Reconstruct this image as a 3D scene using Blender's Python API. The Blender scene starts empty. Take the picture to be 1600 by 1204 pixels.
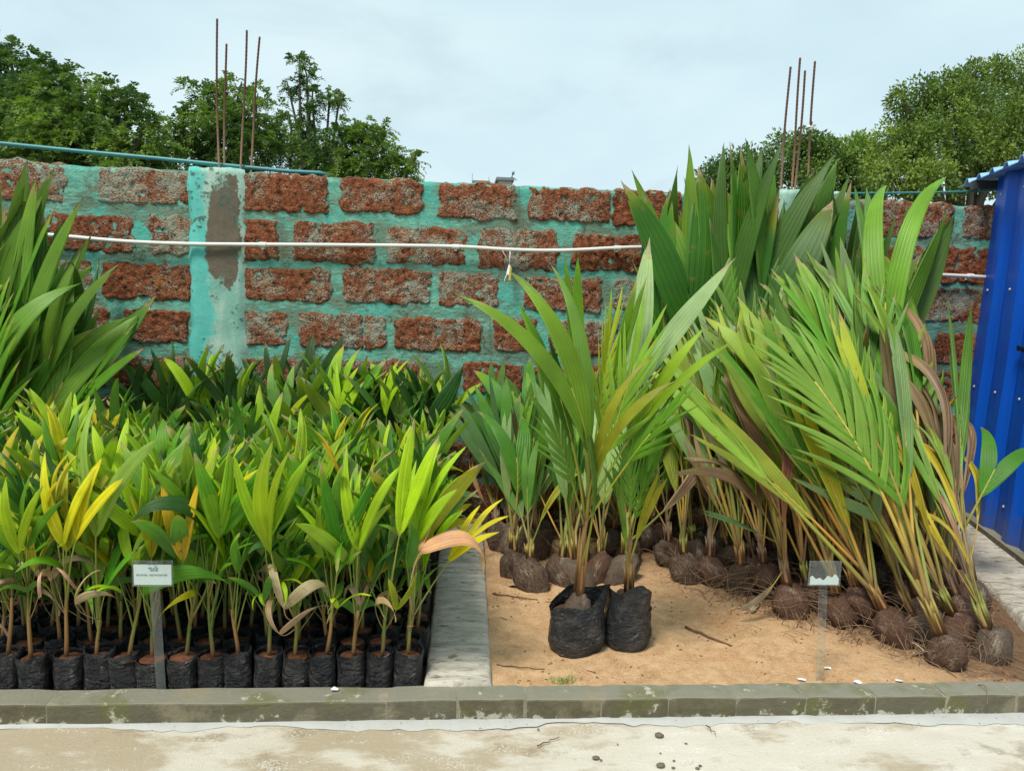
import bpy, math, random
import numpy as np
from mathutils import Vector, Matrix, noise as mnoise

# ------------------------------------------------------------------ camera, sky, sun, exposure
scene = bpy.context.scene
C = scene.collection
F, CX, CY = 1200.0, 800.0, 602.0
PITCH, YAW, ROLL, CAMH = math.radians(6.5), math.radians(4.5), math.radians(1.8), 1.5
fwd = Vector((math.sin(YAW)*math.cos(PITCH), math.cos(YAW)*math.cos(PITCH), -math.sin(PITCH)))
r0 = Vector((math.cos(YAW), -math.sin(YAW), 0)); u0 = r0.cross(fwd)
rgt = r0*math.cos(ROLL) + u0*math.sin(ROLL)
upv = u0*math.cos(ROLL) - r0*math.sin(ROLL)
CAM = Vector((0, 0, CAMH))
cam_d = bpy.data.cameras.new('camera'); cam = bpy.data.objects.new('camera', cam_d); C.objects.link(cam)
cam_d.sensor_width = 36; cam_d.lens = F*36/1600; cam_d.clip_start = 0.05; cam_d.clip_end = 3000
cam.matrix_world = Matrix(((rgt.x, upv.x, -fwd.x, CAM.x), (rgt.y, upv.y, -fwd.y, CAM.y),
                           (rgt.z, upv.z, -fwd.z, CAM.z), (0, 0, 0, 1)))
scene.camera = cam
SUN_EL, SUN_AZ = math.radians(60), math.radians(218)      # azimuth clockwise from +Y
world = bpy.data.worlds.new('World'); scene.world = world; world.use_nodes = True
sun_d = bpy.data.lights.new('sun', 'SUN'); sun = bpy.data.objects.new('sun', sun_d); C.objects.link(sun)
sun_d.energy = 2.9; sun_d.angle = math.radians(15); sun_d.color = (1.0, 0.95, 0.86)
sdir = Vector((math.sin(SUN_AZ)*math.cos(SUN_EL), math.cos(SUN_AZ)*math.cos(SUN_EL), math.sin(SUN_EL)))
sun.rotation_euler = sdir.to_track_quat('Z', 'Y').to_euler()
sun.location = (0, 0, 8)
vs = scene.view_settings
vs.view_transform = 'Standard'; vs.look = 'None'; vs.gamma = 1; vs.use_curve_mapping = False; vs.exposure = 0.4

# ------------------------------------------------------------------ node helpers
def N(nt, t, ins=None, **props):
    n = nt.nodes.new(t)
    for k, v in props.items(): setattr(n, k, v)
    for k, v in (ins or {}).items():
        s = n.inputs[k]
        if isinstance(v, bpy.types.NodeSocket): nt.links.new(v, s)
        else: s.default_value = v
    return n
def c4(c): return (c[0], c[1], c[2], 1.0)
def mixc(nt, f, a, b, blend='MIX'):
    n = nt.nodes.new('ShaderNodeMix'); n.data_type = 'RGBA'; n.blend_type = blend
    for i, v in ((0, f), (6, a), (7, b)):
        if isinstance(v, bpy.types.NodeSocket): nt.links.new(v, n.inputs[i])
        else: n.inputs[i].default_value = v if i == 0 else c4(v)
    return n.outputs[2]
def math_(nt, op, a, b=0.0, c=0.0, clamp=False):
    n = nt.nodes.new('ShaderNodeMath'); n.operation = op; n.use_clamp = clamp
    for i, v in enumerate((a, b, c)):
        if isinstance(v, bpy.types.NodeSocket): nt.links.new(v, n.inputs[i])
        else: n.inputs[i].default_value = v
    return n.outputs[0]
def mr(nt, v, a, b, lo=0.0, hi=1.0, smooth=True):
    n = nt.nodes.new('ShaderNodeMapRange'); n.interpolation_type = 'SMOOTHSTEP' if smooth else 'LINEAR'; n.clamp = True
    nt.links.new(v, n.inputs[0])
    for i, x in ((1, a), (2, b), (3, lo), (4, hi)): n.inputs[i].default_value = x
    return n.outputs[0]
def nz(nt, vec, scale, detail=4.0, rough=0.55, dist=0.0):
    n = N(nt, 'ShaderNodeTexNoise', {'Vector': vec, 'Scale': scale, 'Detail': detail, 'Roughness': rough, 'Distortion': dist})
    return n.outputs['Fac']
def mapv(nt, vec, s=(1, 1, 1), loc=(0, 0, 0)):
    return N(nt, 'ShaderNodeMapping', {'Vector': vec, 'Scale': s, 'Location': loc}).outputs[0]
def newmat(name):
    m = bpy.data.materials.new(name); m.use_nodes = True; nt = m.node_tree; nt.nodes.clear()
    return m, nt
def finish(nt, color, rough=0.8, spec=0.3, bump=None, bstr=0.3, bdist=0.01, extra=None):
    ins = {'Roughness': rough, 'Specular IOR Level': spec}
    p = N(nt, 'ShaderNodeBsdfPrincipled', ins)
    if isinstance(color, bpy.types.NodeSocket): nt.links.new(color, p.inputs['Base Color'])
    else: p.inputs['Base Color'].default_value = c4(color)
    if bump is not None:
        b = N(nt, 'ShaderNodeBump', {'Strength': bstr, 'Distance': bdist, 'Height': bump})
        nt.links.new(b.outputs[0], p.inputs['Normal'])
    for k, v in (extra or {}).items(): p.inputs[k].default_value = v
    o = N(nt, 'ShaderNodeOutputMaterial'); nt.links.new(p.outputs[0], o.inputs[0])
    return p
def pos(nt): return N(nt, 'ShaderNodeNewGeometry').outputs['Position']
def objc(nt): return N(nt, 'ShaderNodeTexCoord').outputs['Object']
def rnd(nt): return N(nt, 'ShaderNodeObjectInfo').outputs['Random']

# ---- sky: overcast, thin blue showing through a white cloud sheet
nt = world.node_tree; nt.nodes.clear()
sky = N(nt, 'ShaderNodeTexSky', sky_type='NISHITA', sun_disc=False, sun_elevation=SUN_EL, sun_rotation=SUN_AZ,
        air_density=1.0, dust_density=3.0, ozone_density=1.0)
tc = N(nt, 'ShaderNodeTexCoord').outputs['Generated']
w1 = nz(nt, mapv(nt, tc, (1.0, 1.0, 2.6)), 2.0, 5, 0.5, 0.3)
w2 = nz(nt, mapv(nt, tc, (1.2, 1.2, 3.4), (3.1, 1.7, 0.4)), 3.2, 5, 0.55, 0.4)
cl = mixc(nt, mr(nt, w1, .38, .66), (5.15, 6.65, 7.25), (6.0, 7.35, 7.7))
cl = mixc(nt, mr(nt, w2, .50, .72, 0, .5), cl, (4.5, 5.7, 6.2))
skc = mixc(nt, 0.92, sky.outputs[0], cl)
bg = N(nt, 'ShaderNodeBackground', {'Color': skc, 'Strength': 0.1})
nt.links.new(bg.outputs[0], N(nt, 'ShaderNodeOutputWorld').inputs[0])

# ------------------------------------------------------------------ geometry helpers
def ray(x, y): return fwd + rgt*((x-CX)/F) - upv*((y-CY)/F)
def at(x, y, Y):                 # the point at depth Y seen along this line of sight
    d = ray(x, y); return CAM + d*(Y/d.y)
def onz(x, y, z=0.07):           # the point of the ground seen along this line of sight
    d = ray(x, y); return CAM + d*((z-CAMH)/d.z)
WK = 0.02; WY = 5.0
def onwall(x, y):
    d = ray(x, y); return CAM + d*(WY/(d.y-WK*d.x))
def mesh(name, v, f, mat=None, uv=None, smooth=True):
    m = bpy.data.meshes.new(name)
    v = np.asarray(v, dtype=np.float32)
    if isinstance(f, np.ndarray):
        k = f.shape[1]; n = len(f)
        m.vertices.add(len(v)); m.vertices.foreach_set('co', v.ravel())
        m.loops.add(n*k); m.loops.foreach_set('vertex_index', f.astype(np.int32).ravel())
        m.polygons.add(n); m.polygons.foreach_set('loop_start', np.arange(0, n*k, k, dtype=np.int32))
        m.update(calc_edges=True)
    else:
        m.from_pydata(v.tolist(), [], f); m.update()
    if uv is not None:
        l = m.uv_layers.new(name='UVMap')
        idx = np.empty(len(m.loops), dtype=np.int32); m.loops.foreach_get('vertex_index', idx)
        l.data.foreach_set('uv', np.asarray(uv, dtype=np.float32)[idx].ravel())
    if smooth: m.polygons.foreach_set('use_smooth', np.ones(len(m.polygons), dtype=bool))
    if mat: m.materials.append(mat)
    return m
def link(name, data, parent=None, loc=(0, 0, 0), rot=(0, 0, 0)):
    o = bpy.data.objects.new(name, data); C.objects.link(o)
    o.parent = parent; o.location = loc; o.rotation_euler = rot
    return o
def tag(o, label, cat, group=None):
    o['label'] = label; o['category'] = cat
    if group: o['group'] = group
    return o
def struct(o, label=None, cat=None):
    o['kind'] = 'structure'
    if label: o['label'] = label
    if cat: o['category'] = cat
    return o
class MB:
    def __init__(s): s.v = []; s.f = []; s.uv = []
    def add(s, v, f, uv=None):
        b = len(s.v); s.v += [tuple(p) for p in v]; s.f += [tuple(i+b for i in q) for q in f]
        s.uv += [tuple(t) for t in uv] if uv is not None else [(0, 0)]*len(v)
    def box(s, x0, x1, y0, y1, z0, z1):
        s.add([(x, y, z) for z in (z0, z1) for y in (y0, y1) for x in (x0, x1)],
              [(0, 2, 3, 1), (4, 5, 7, 6), (0, 1, 5, 4), (2, 6, 7, 3), (0, 4, 6, 2), (1, 3, 7, 5)])
    def tube(s, pts, radii, n=6, cap=True):
        pts = [Vector(p) for p in pts]; K = len(pts); v = []; f = []; uv = []
        ref = None
        for i, p in enumerate(pts):
            t = (pts[min(i+1, K-1)]-pts[max(i-1, 0)]).normalized()
            if ref is None: ref = t.orthogonal().normalized()
            a = (ref - t*ref.dot(t)).normalized(); b = t.cross(a); ref = a
            r = radii[i] if hasattr(radii, '__len__') else radii
            for k in range(n):
                an = 2*math.pi*k/n; v.append(p + a*(math.cos(an)*r) + b*(math.sin(an)*r)); uv.append((i/(K-1), k/n))
        for i in range(K-1):
            for k in range(n):
                k2 = (k+1) % n; f.append((i*n+k, i*n+k2, (i+1)*n+k2, (i+1)*n+k))
        if cap: f.append(tuple(range(n-1, -1, -1))); f.append(tuple((K-1)*n+k for k in range(n)))
        s.add(v, f, uv)
    def mesh(s, name, mat, smooth=True): return mesh(name, s.v, s.f, mat, s.uv, smooth)
def fbm(p, o=4): return mnoise.fractal(Vector(p), 1.0, 2.0, o)    # about -1..1
R = random.Random(11)
nr = np.random.default_rng(5)

# ------------------------------------------------------------------ materials
M = {}
def leaf_material(name, veins, spotty, trans=0.28, rough=0.42):
    m, nt = newmat(name)
    oi = N(nt, 'ShaderNodeObjectInfo'); base = oi.outputs['Color']; rn = oi.outputs['Random']
    uvn = N(nt, 'ShaderNodeSeparateXYZ', {0: N(nt, 'ShaderNodeTexCoord').outputs['UV']})
    u, v = uvn.outputs[0], uvn.outputs[1]
    ob = objc(nt)
    off = N(nt, 'ShaderNodeCombineXYZ', {0: math_(nt, 'MULTIPLY', rn, 37.0), 1: math_(nt, 'MULTIPLY', rn, 91.0)}).outputs[0]
    vec = N(nt, 'ShaderNodeVectorMath', {0: ob, 1: off}, operation='ADD').outputs[0]
    n1 = nz(nt, vec, 5.0, 3); n2 = nz(nt, vec, 26.0, 4, .65)
    stripe = math_(nt, 'SINE', math_(nt, 'MULTIPLY', v, veins*6.2832))
    fine = math_(nt, 'SINE', math_(nt, 'MULTIPLY', v, veins*6.2832*3.7))
    hs = N(nt, 'ShaderNodeHueSaturation', {'Hue': mr(nt, rn, 0, 1, .49, .512, False), 'Saturation': 1.0,
                                           'Value': mr(nt, n1, .25, .75, .8, 1.2), 'Color': base}).outputs[0]
    c = mixc(nt, mr(nt, stripe, -1, 1, 0, .5, False), hs, mixc(nt, 1.0, hs, (1.45, 1.35, 1.2), 'MULTIPLY'))
    yel = math_(nt, 'MULTIPLY', mr(nt, math_(nt, 'ADD', u, math_(nt, 'MULTIPLY', math_(nt, 'SUBTRACT', n1, .5), .5)), .72, 1.05), mr(nt, rn, .35, 1.0, .0, .7))
    c = mixc(nt, yel, c, (.46, .38, .02))
    brn = math_(nt, 'MULTIPLY', mr(nt, math_(nt, 'ADD', u, math_(nt, 'MULTIPLY', math_(nt, 'SUBTRACT', n2, .5), .4)), .88, 1.0), mr(nt, rn, .35, .6, 0, .95))
    c = mixc(nt, brn, c, mixc(nt, n2, (.16, .09, .045), (.52, .40, .26)))
    sp = math_(nt, 'MULTIPLY', mr(nt, n2, .62, .69), mr(nt, rn, .4, .9, 0, spotty))
    c = mixc(nt, sp, c, (.25, .14, .03))
    back = N(nt, 'ShaderNodeNewGeometry').outputs['Backfacing']
    under = mixc(nt, .25, c, (.20, .28, .14))
    c = mixc(nt, back, c, under)
    h = math_(nt, 'ADD', math_(nt, 'MULTIPLY', stripe, .6), math_(nt, 'MULTIPLY', fine, .25))
    bp = N(nt, 'ShaderNodeBump', {'Strength': .35, 'Distance': .004, 'Height': h}).outputs[0]
    p = N(nt, 'ShaderNodeBsdfPrincipled', {'Base Color': c, 'Roughness': rough, 'Specular IOR Level': .30, 'Normal': bp})
    tcol = mixc(nt, 1.0, c, (1.25, 1.3, .55), 'MULTIPLY')
    t = N(nt, 'ShaderNodeBsdfTranslucent', {'Color': tcol})
    ms = N(nt, 'ShaderNodeMixShader', {0: trans, 1: p.outputs[0], 2: t.outputs[0]})
    nt.links.new(ms.outputs[0], N(nt, 'ShaderNodeOutputMaterial').inputs[0])
    return m
M['areca'] = leaf_material('areca_leaf', 5, .6)
M['coco'] = leaf_material('coconut_leaf', 6, .75, .22, .40)
def petiole_material(name, basecol):
    m, nt = newmat(name)
    oi = N(nt, 'ShaderNodeObjectInfo'); u = N(nt, 'ShaderNodeSeparateXYZ', {0: N(nt, 'ShaderNodeTexCoord').outputs['UV']}).outputs[0]
    n1 = nz(nt, mapv(nt, objc(nt), (30, 30, 4)), 3, 3)
    c = mixc(nt, mr(nt, math_(nt, 'ADD', u, math_(nt, 'MULTIPLY', n1, .2)), .05, .42), basecol, oi.outputs['Color'])
    c = mixc(nt, mr(nt, n1, .5, .75, 0, .4), c, (.16, .10, .05))
    finish(nt, c, .5, .35)
    return m
M['pet_areca'] = petiole_material('areca_petiole', (.22, .16, .05))
M['pet_coco'] = petiole_material('coconut_petiole', (.26, .15, .07))

m, nt = newmat('black_polythene'); p_ = pos(nt)
n1 = nz(nt, mapv(nt, p_, (20, 20, 48)), 1, 8, .62, 1.8); n2 = nz(nt, p_, 14, 5, .6)
finish(nt, mixc(nt, mr(nt, n2, .45, .75), (.010, .011, .013), (.055, .052, .048)), .27, .5, n1, .9, .03); M['bag'] = m
m, nt = newmat('cocopeat'); n1 = nz(nt, pos(nt), 60, 5)
finish(nt, mixc(nt, n1, (.08, .032, .02), (.26, .11, .06)), .95, .1, n1, .8, .02); M['peat'] = m
m, nt = newmat('seedling_stem')
u = N(nt, 'ShaderNodeSeparateXYZ', {0: N(nt, 'ShaderNodeTexCoord').outputs['UV']}).outputs[0]
n1 = nz(nt, mapv(nt, pos(nt), (60, 60, 9)), 1, 4)
oi = N(nt, 'ShaderNodeObjectInfo').outputs['Color']
c = mixc(nt, mr(nt, math_(nt, 'ADD', u, math_(nt, 'MULTIPLY', n1, .3)), .1, .75), (.24, .11, .05), oi)
c = mixc(nt, mr(nt, n1, .55, .72, 0, .5), c, (.13, .085, .055))
finish(nt, c, .6, .3, n1, .4, .004); M['stem'] = m
m, nt = newmat('coconut_husk'); ob = objc(nt); rn = rnd(nt)
off = N(nt, 'ShaderNodeCombineXYZ', {0: math_(nt, 'MULTIPLY', rn, 13.0), 1: math_(nt, 'MULTIPLY', rn, 29.0)}).outputs[0]
vec = N(nt, 'ShaderNodeVectorMath', {0: ob, 1: off}, operation='ADD').outputs[0]
n1 = nz(nt, mapv(nt, vec, (190, 190, 30)), 1.0, 5, .7, .4); n2 = nz(nt, mapv(nt, vec, (1, 1, .6)), 16, 5, .65)
c = mixc(nt, mr(nt, n1, .3, .7), (.03, .019, .013), (.165, .11, .075))
c = mixc(nt, math_(nt, 'MULTIPLY', mr(nt, n2, .52, .66, 0, .85), mr(nt, n1, .38, .6)), c, (.36, .29, .22))
c = mixc(nt, mr(nt, n2, .42, .30, 0, .7), c, (.02, .012, .010))
c = mixc(nt, mr(nt, rn, .4, 1, 0, .3), c, (.15, .055, .032))
c = mixc(nt, mr(nt, rn, .35, .0, 0, .3), c, (.26, .21, .16))
finish(nt, c, .8, .2, n1, .9, .012); M['husk'] = m
m, nt = newmat('root_fibre'); n1 = nz(nt, pos(nt), 40, 3)
finish(nt, mixc(nt, n1, (.09, .05, .03), (.34, .22, .13)), .85, .15); M['root'] = m

# laterite block: porous red-brown stone with old mint paint left on its raised grains
m, nt = newmat('laterite'); p_ = pos(nt); rn = rnd(nt)
uvn = N(nt, 'ShaderNodeSeparateXYZ', {0: N(nt, 'ShaderNodeTexCoord').outputs['UV']})
vor = N(nt, 'ShaderNodeTexVoronoi', {'Vector': mapv(nt, p_, (1, 1, 1.5)), 'Scale': 62.0, 'Randomness': 1.0}, feature='F1').outputs['Distance']
n1 = nz(nt, p_, 36, 6, .72); n2 = nz(nt, p_, 9, 4, .6); n3 = nz(nt, mapv(nt, p_, (1, 1, 1.7)), 95, 4, .7); n4 = nz(nt, p_, 4.2, 4, .6)
c = mixc(nt, mr(nt, n1, .3, .7), (.11, .034, .018), (.42, .145, .065))
c = mixc(nt, mr(nt, n2, .55, .72, 0, .75), c, (.42, .15, .045))
c = mixc(nt, mr(nt, n4, .5, .7, 0, .5), c, (.13, .055, .035))
c = mixc(nt, mr(nt, n1, .42, .34), c, (.016, .008, .006))
pit = N(nt, 'ShaderNodeTexVoronoi', {'Vector': p_, 'Scale': 21.0, 'Randomness': 1.0}, feature='F1').outputs['Distance']
c = mixc(nt, math_(nt, 'MULTIPLY', mr(nt, pit, .20, .10), mr(nt, n2, .48, .56)), c, (.01, .006, .005))
amt = math_(nt, 'ADD', math_(nt, 'ADD', mr(nt, n4, .3, .7, -.11, .08), mr(nt, n2, .35, .65, -.07, .06)), mr(nt, rn, 0, 1, -.06, .05))
grain = math_(nt, 'ADD', n3, amt)
c = mixc(nt, mr(nt, grain, .50, .60, 0, .8), c, (.40, .47, .37))
ex = math_(nt, 'ABSOLUTE', math_(nt, 'SUBTRACT', uvn.outputs[0], .5)); ez = math_(nt, 'ABSOLUTE', math_(nt, 'SUBTRACT', uvn.outputs[1], .5))
edge = math_(nt, 'MAXIMUM', ex, ez)
em = mr(nt, math_(nt, 'ADD', edge, math_(nt, 'MULTIPLY', math_(nt, 'SUBTRACT', n2, .5), .4)), .47, .53, 0, .9)
c = mixc(nt, math_(nt, 'MULTIPLY', em, mr(nt, n1, .4, .5, 0, .7)), c, (.16, .38, .29))
hh = math_(nt, 'ADD', math_(nt, 'MULTIPLY', n1, 1.6), math_(nt, 'ADD', math_(nt, 'MULTIPLY', vor, .5), math_(nt, 'MULTIPLY', n3, .5)))
finish(nt, c, .92, .15, hh, 1.0, .016); M['laterite'] = m

# cement mortar under worn turquoise limewash
m, nt = newmat('painted_mortar'); p_ = pos(nt)
n1 = nz(nt, mapv(nt, p_, (1, 1, 2.2)), 2.6, 6, .62); n2 = nz(nt, mapv(nt, p_, (1, 1, 1.3)), 13, 5, .65); n3 = nz(nt, p_, 60, 5, .7)
n5 = nz(nt, mapv(nt, p_, (1, 1, 3.5), (4, 2, 1)), 1.5, 4, .55); n6 = nz(nt, mapv(nt, p_, (2.2, 1, 12)), 6, 4, .6)
paint = mixc(nt, mr(nt, n2, .3, .7), (.10, .33, .25), (.22, .50, .39))
paint = mixc(nt, mr(nt, n5, .46, .62, 0, .75), paint, (.08, .44, .37))
bare = mixc(nt, n6, (.10, .155, .105), (.21, .26, .185))
bare = mixc(nt, mr(nt, n2, .55, .7, 0, .7), bare, (.19, .12, .07))
c = mixc(nt, mr(nt, math_(nt, 'ADD', n1, math_(nt, 'MULTIPLY', math_(nt, 'SUBTRACT', n6, .5), .45)), .46, .56, 0, .85), paint, bare)
c = mixc(nt, mr(nt, n3, .38, .30, 0, .85), c, (.03, .05, .04))
c = mixc(nt, mr(nt, math_(nt, 'ADD', n2, math_(nt, 'MULTIPLY', math_(nt, 'SUBTRACT', n3, .5), .6)), .64, .72, 0, .8), c, (.06, .085, .06))
dv = N(nt, 'ShaderNodeVectorMath', {0: p_, 1: N(nt, 'ShaderNodeVectorMath', {0: N(nt, 'ShaderNodeTexNoise', {'Vector': p_, 'Scale': 9.0, 'Detail': 4.0}).outputs['Color'], 'Scale': .16}, operation='SCALE').outputs[0]}, operation='ADD').outputs[0]
crk = N(nt, 'ShaderNodeTexVoronoi', {'Vector': mapv(nt, dv, (1, 1, 2.0)), 'Scale': 2.6}, feature='DISTANCE_TO_EDGE').outputs['Distance']
c = mixc(nt, math_(nt, 'MULTIPLY', mr(nt, crk, .016, .004, 0, .6), mr(nt, n1, .50, .58)), c, (.03, .045, .035))
st = nz(nt, mapv(nt, p_, (5, 5, .7), (2, 7, 3)), 1.6, 5, .6)
c = mixc(nt, mr(nt, st, .56, .70, 0, .65), c, (.11, .10, .065))
finish(nt, c, .9, .15, math_(nt, 'ADD', n3, math_(nt, 'ADD', math_(nt, 'MULTIPLY', n6, .35), n2)), .7, .012); M['mortar'] = m

# pillar: brighter limewash, a big bare patch of brown-grey cement
m, nt = newmat('painted_pillar'); p_ = pos(nt)
sx = N(nt, 'ShaderNodeSeparateXYZ', {0: p_})
n1 = nz(nt, mapv(nt, p_, (1, 1, .8)), 6, 6, .65); n2 = nz(nt, p_, 28, 5, .7); n3 = nz(nt, mapv(nt, p_, (1, 1, .25)), 9, 5, .6)
c = mixc(nt, mr(nt, n3, .35, .65), (.22, .44, .36), (.42, .57, .48))
strip = mr(nt, math_(nt, 'ADD', sx.outputs[0], math_(nt, 'MULTIPLY', math_(nt, 'SUBTRACT', n1, .5), .34)), -1.50, -1.56)
c = mixc(nt, math_(nt, 'MULTIPLY', strip, .8), c, (.06, .48, .43))
dx = math_(nt, 'DIVIDE', math_(nt, 'SUBTRACT', sx.outputs[0], -1.425), .105)
dz = math_(nt, 'DIVIDE', math_(nt, 'SUBTRACT', sx.outputs[2], 1.88), .33)
rr = math_(nt, 'ADD', math_(nt, 'POWER', math_(nt, 'ABSOLUTE', dx), 3), math_(nt, 'POWER', math_(nt, 'ABSOLUTE', dz), 3))
patch = mr(nt, math_(nt, 'ADD', rr, math_(nt, 'ADD', math_(nt, 'MULTIPLY', math_(nt, 'SUBTRACT', n1, .5), 4.2), math_(nt, 'MULTIPLY', math_(nt, 'SUBTRACT', n2, .5), 1.6))), 1.05, .75)
c = mixc(nt, patch, c, mixc(nt, n2, (.085, .07, .05), (.20, .165, .12)))
c = mixc(nt, mr(nt, math_(nt, 'ADD', n2, math_(nt, 'MULTIPLY', math_(nt, 'SUBTRACT', n1, .5), .9)), .58, .66, 0, .85), c, (.06, .10, .075))
finish(nt, c, .85, .2, n2, .45, .01); M['pillar'] = m

m, nt = newmat('cement_paving'); p_ = pos(nt)
n1 = nz(nt, mapv(nt, p_, (1, 1.6, 1)), 1.7, 6, .6, .2); n2 = nz(nt, mapv(nt, p_, (.6, 1.5, 1)), 7, 6, .68); n3 = nz(nt, p_, 95, 6, .8); n4 = nz(nt, p_, 2.4, 5, .6, .5)
sx = N(nt, 'ShaderNodeSeparateXYZ', {0: p_}).outputs[0]
c = mixc(nt, n2, (.50, .44, .34), (.72, .69, .61))
tan = mr(nt, math_(nt, 'ADD', math_(nt, 'ADD', n1, math_(nt, 'MULTIPLY', math_(nt, 'SUBTRACT', n2, .5), .5)), math_(nt, 'MULTIPLY', sx, -.05)), .44, .58, 0, .75)
c = mixc(nt, tan, c, (.36, .275, .165))
c = mixc(nt, mr(nt, math_(nt, 'ADD', n4, math_(nt, 'MULTIPLY', math_(nt, 'SUBTRACT', n2, .5), .5)), .58, .70, 0, .7), c, (.26, .19, .11))
c = mixc(nt, mr(nt, n3, .40, .30, 0, .75), c, (.16, .12, .08))
c = mixc(nt, mr(nt, math_(nt, 'MULTIPLY', n3, n2), .30, .36, 0, .5), c, (.80, .79, .73))
finish(nt, c, .8, .25, math_(nt, 'ADD', n3, n2), .6, .01); M['paving'] = m
m, nt = newmat('fresh_cement'); p_ = pos(nt); n1 = nz(nt, p_, 9, 5, .6); n3 = nz(nt, p_, 60, 4)
c = mixc(nt, n1, (.33, .33, .31), (.50, .50, .47)); c = mixc(nt, mr(nt, n3, .36, .28), c, (.2, .19, .17))
finish(nt, c, .75, .25, n3, .3, .006); M['cement'] = m
m, nt = newmat('mossy_kerb'); p_ = pos(nt); rn = rnd(nt)
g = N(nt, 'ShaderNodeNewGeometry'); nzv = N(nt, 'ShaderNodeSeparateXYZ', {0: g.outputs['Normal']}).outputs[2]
n1 = nz(nt, p_, 5, 5, .6); n2 = nz(nt, p_, 22, 6, .68); n3 = nz(nt, p_, 80, 4, .7); pz = N(nt, 'ShaderNodeSeparateXYZ', {0: p_}).outputs[2]
c = mixc(nt, n2, (.055, .047, .026), (.17, .15, .095))
c = mixc(nt, mr(nt, rn, 0, 1, 0, .4), c, (.15, .145, .11))
c = mixc(nt, mr(nt, nzv, .4, .9, 0, .6), c, (.28, .275, .22))  # upward faces mixed paler than the upright ones
c = mixc(nt, mr(nt, n1, .54, .68, 0, .6), c, (.13, .135, .045))
c = mixc(nt, mr(nt, n1, .46, .34, 0, .6), c, (.27, .23, .15))
lich = math_(nt, 'ADD', math_(nt, 'ADD', n2, math_(nt, 'MULTIPLY', math_(nt, 'SUBTRACT', n1, .5), .5)), mr(nt, pz, .06, .0, 0, .14))
c = mixc(nt, mr(nt, lich, .64, .72, 0, .85), c, (.46, .44, .36))
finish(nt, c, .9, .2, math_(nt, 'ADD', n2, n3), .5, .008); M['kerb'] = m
m, nt = newmat('kerb_joint'); n2 = nz(nt, pos(nt), 25, 5)
finish(nt, mixc(nt, n2, (.14, .12, .08), (.38, .34, .26)), .9, .2, n2, .5, .01); M['joint'] = m
m, nt = newmat('screed'); p_ = pos(nt)
n1 = nz(nt, mapv(nt, p_, (5, 20, 1)), 1.3, 6, .68); n2 = nz(nt, mapv(nt, p_, (1, 2.2, 1)), 11, 6, .7); n3 = nz(nt, p_, 75, 4)
c = mixc(nt, mr(nt, n1, .3, .7), (.34, .31, .25), (.56, .52, .45))
c = mixc(nt, mr(nt, n2, .56, .66, 0, .8), c, (.10, .085, .06))
c = mixc(nt, mr(nt, n2, .46, .34, 0, .7), c, (.20, .17, .12))
finish(nt, c, .85, .2, math_(nt, 'ADD', n1, math_(nt, 'MULTIPLY', n3, .6)), .45, .012); M['screed'] = m
m, nt = newmat('sandy_soil'); p_ = pos(nt)
n1 = nz(nt, p_, 2.2, 5, .6); n2 = nz(nt, p_, 17, 6, .7); n3 = nz(nt, p_, 120, 4, .75); n4 = nz(nt, mapv(nt, p_, (1, 2, 1)), 40, 5, .7)
sxy = N(nt, 'ShaderNodeSeparateXYZ', {0: p_})
c = mixc(nt, mr(nt, n2, .3, .7), (.50, .285, .138), (.70, .455, .25))
c = mixc(nt, mr(nt, n1, .5, .7, 0, .6), c, (.58, .29, .13))
c = mixc(nt, mr(nt, n3, .52, .64, 0, .75), c, (.70, .55, .36))
c = mixc(nt, mr(nt, n3, .40, .30, 0, .55), c, (.28, .16, .08))
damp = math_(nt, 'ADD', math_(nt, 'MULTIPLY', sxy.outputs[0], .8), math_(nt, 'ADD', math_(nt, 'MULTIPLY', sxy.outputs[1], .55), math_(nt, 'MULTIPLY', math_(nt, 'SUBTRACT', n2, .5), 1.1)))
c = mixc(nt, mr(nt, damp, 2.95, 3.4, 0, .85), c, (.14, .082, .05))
c = mixc(nt, mr(nt, math_(nt, 'ADD', n4, math_(nt, 'MULTIPLY', math_(nt, 'SUBTRACT', n1, .5), .3)), .63, .70, 0, .8), c, (.12, .062, .035))
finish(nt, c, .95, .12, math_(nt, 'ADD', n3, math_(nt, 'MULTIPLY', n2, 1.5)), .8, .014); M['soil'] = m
m, nt = newmat('dark_soil'); n2 = nz(nt, pos(nt), 14, 5)
finish(nt, mixc(nt, n2, (.045, .026, .017), (.13, .07, .045)), .95, .1, n2, .8, .03); M['dark_soil'] = m
m, nt = newmat('grassy_ground'); n2 = nz(nt, pos(nt), 1.4, 6)
finish(nt, mixc(nt, n2, (.055, .075, .025), (.17, .13, .075)), .95, .1); M['ground'] = m
m, nt = newmat('blue_sheet_paint'); p_ = pos(nt); n1 = nz(nt, mapv(nt, p_, (4, 4, .9)), 2, 5); n3 = nz(nt, p_, 26, 4, .7)
c = mixc(nt, n1, (.004, .07, .46), (.006, .12, .68)); c = mixc(nt, mr(nt, n3, .72, .76, 0, .6), c, (.25, .33, .45))
bz = N(nt, 'ShaderNodeSeparateXYZ', {0: p_}).outputs[2]; ns_ = nz(nt, mapv(nt, p_, (14, 14, 1.2)), 1.4, 5, .65)
c = mixc(nt, mr(nt, math_(nt, 'ADD', bz, math_(nt, 'MULTIPLY', math_(nt, 'SUBTRACT', n3, .5), .8)), .45, .1, 0, .6), c, (.09, .085, .07))
c = mixc(nt, mr(nt, ns_, .55, .75, 0, .45), c, (.02, .14, .42))
finish(nt, c, .42, .3, n1, .12, .01); M['blue'] = m
m, nt = newmat('sheen_blue_sheet'); n1 = nz(nt, pos(nt), 9, 4)
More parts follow.
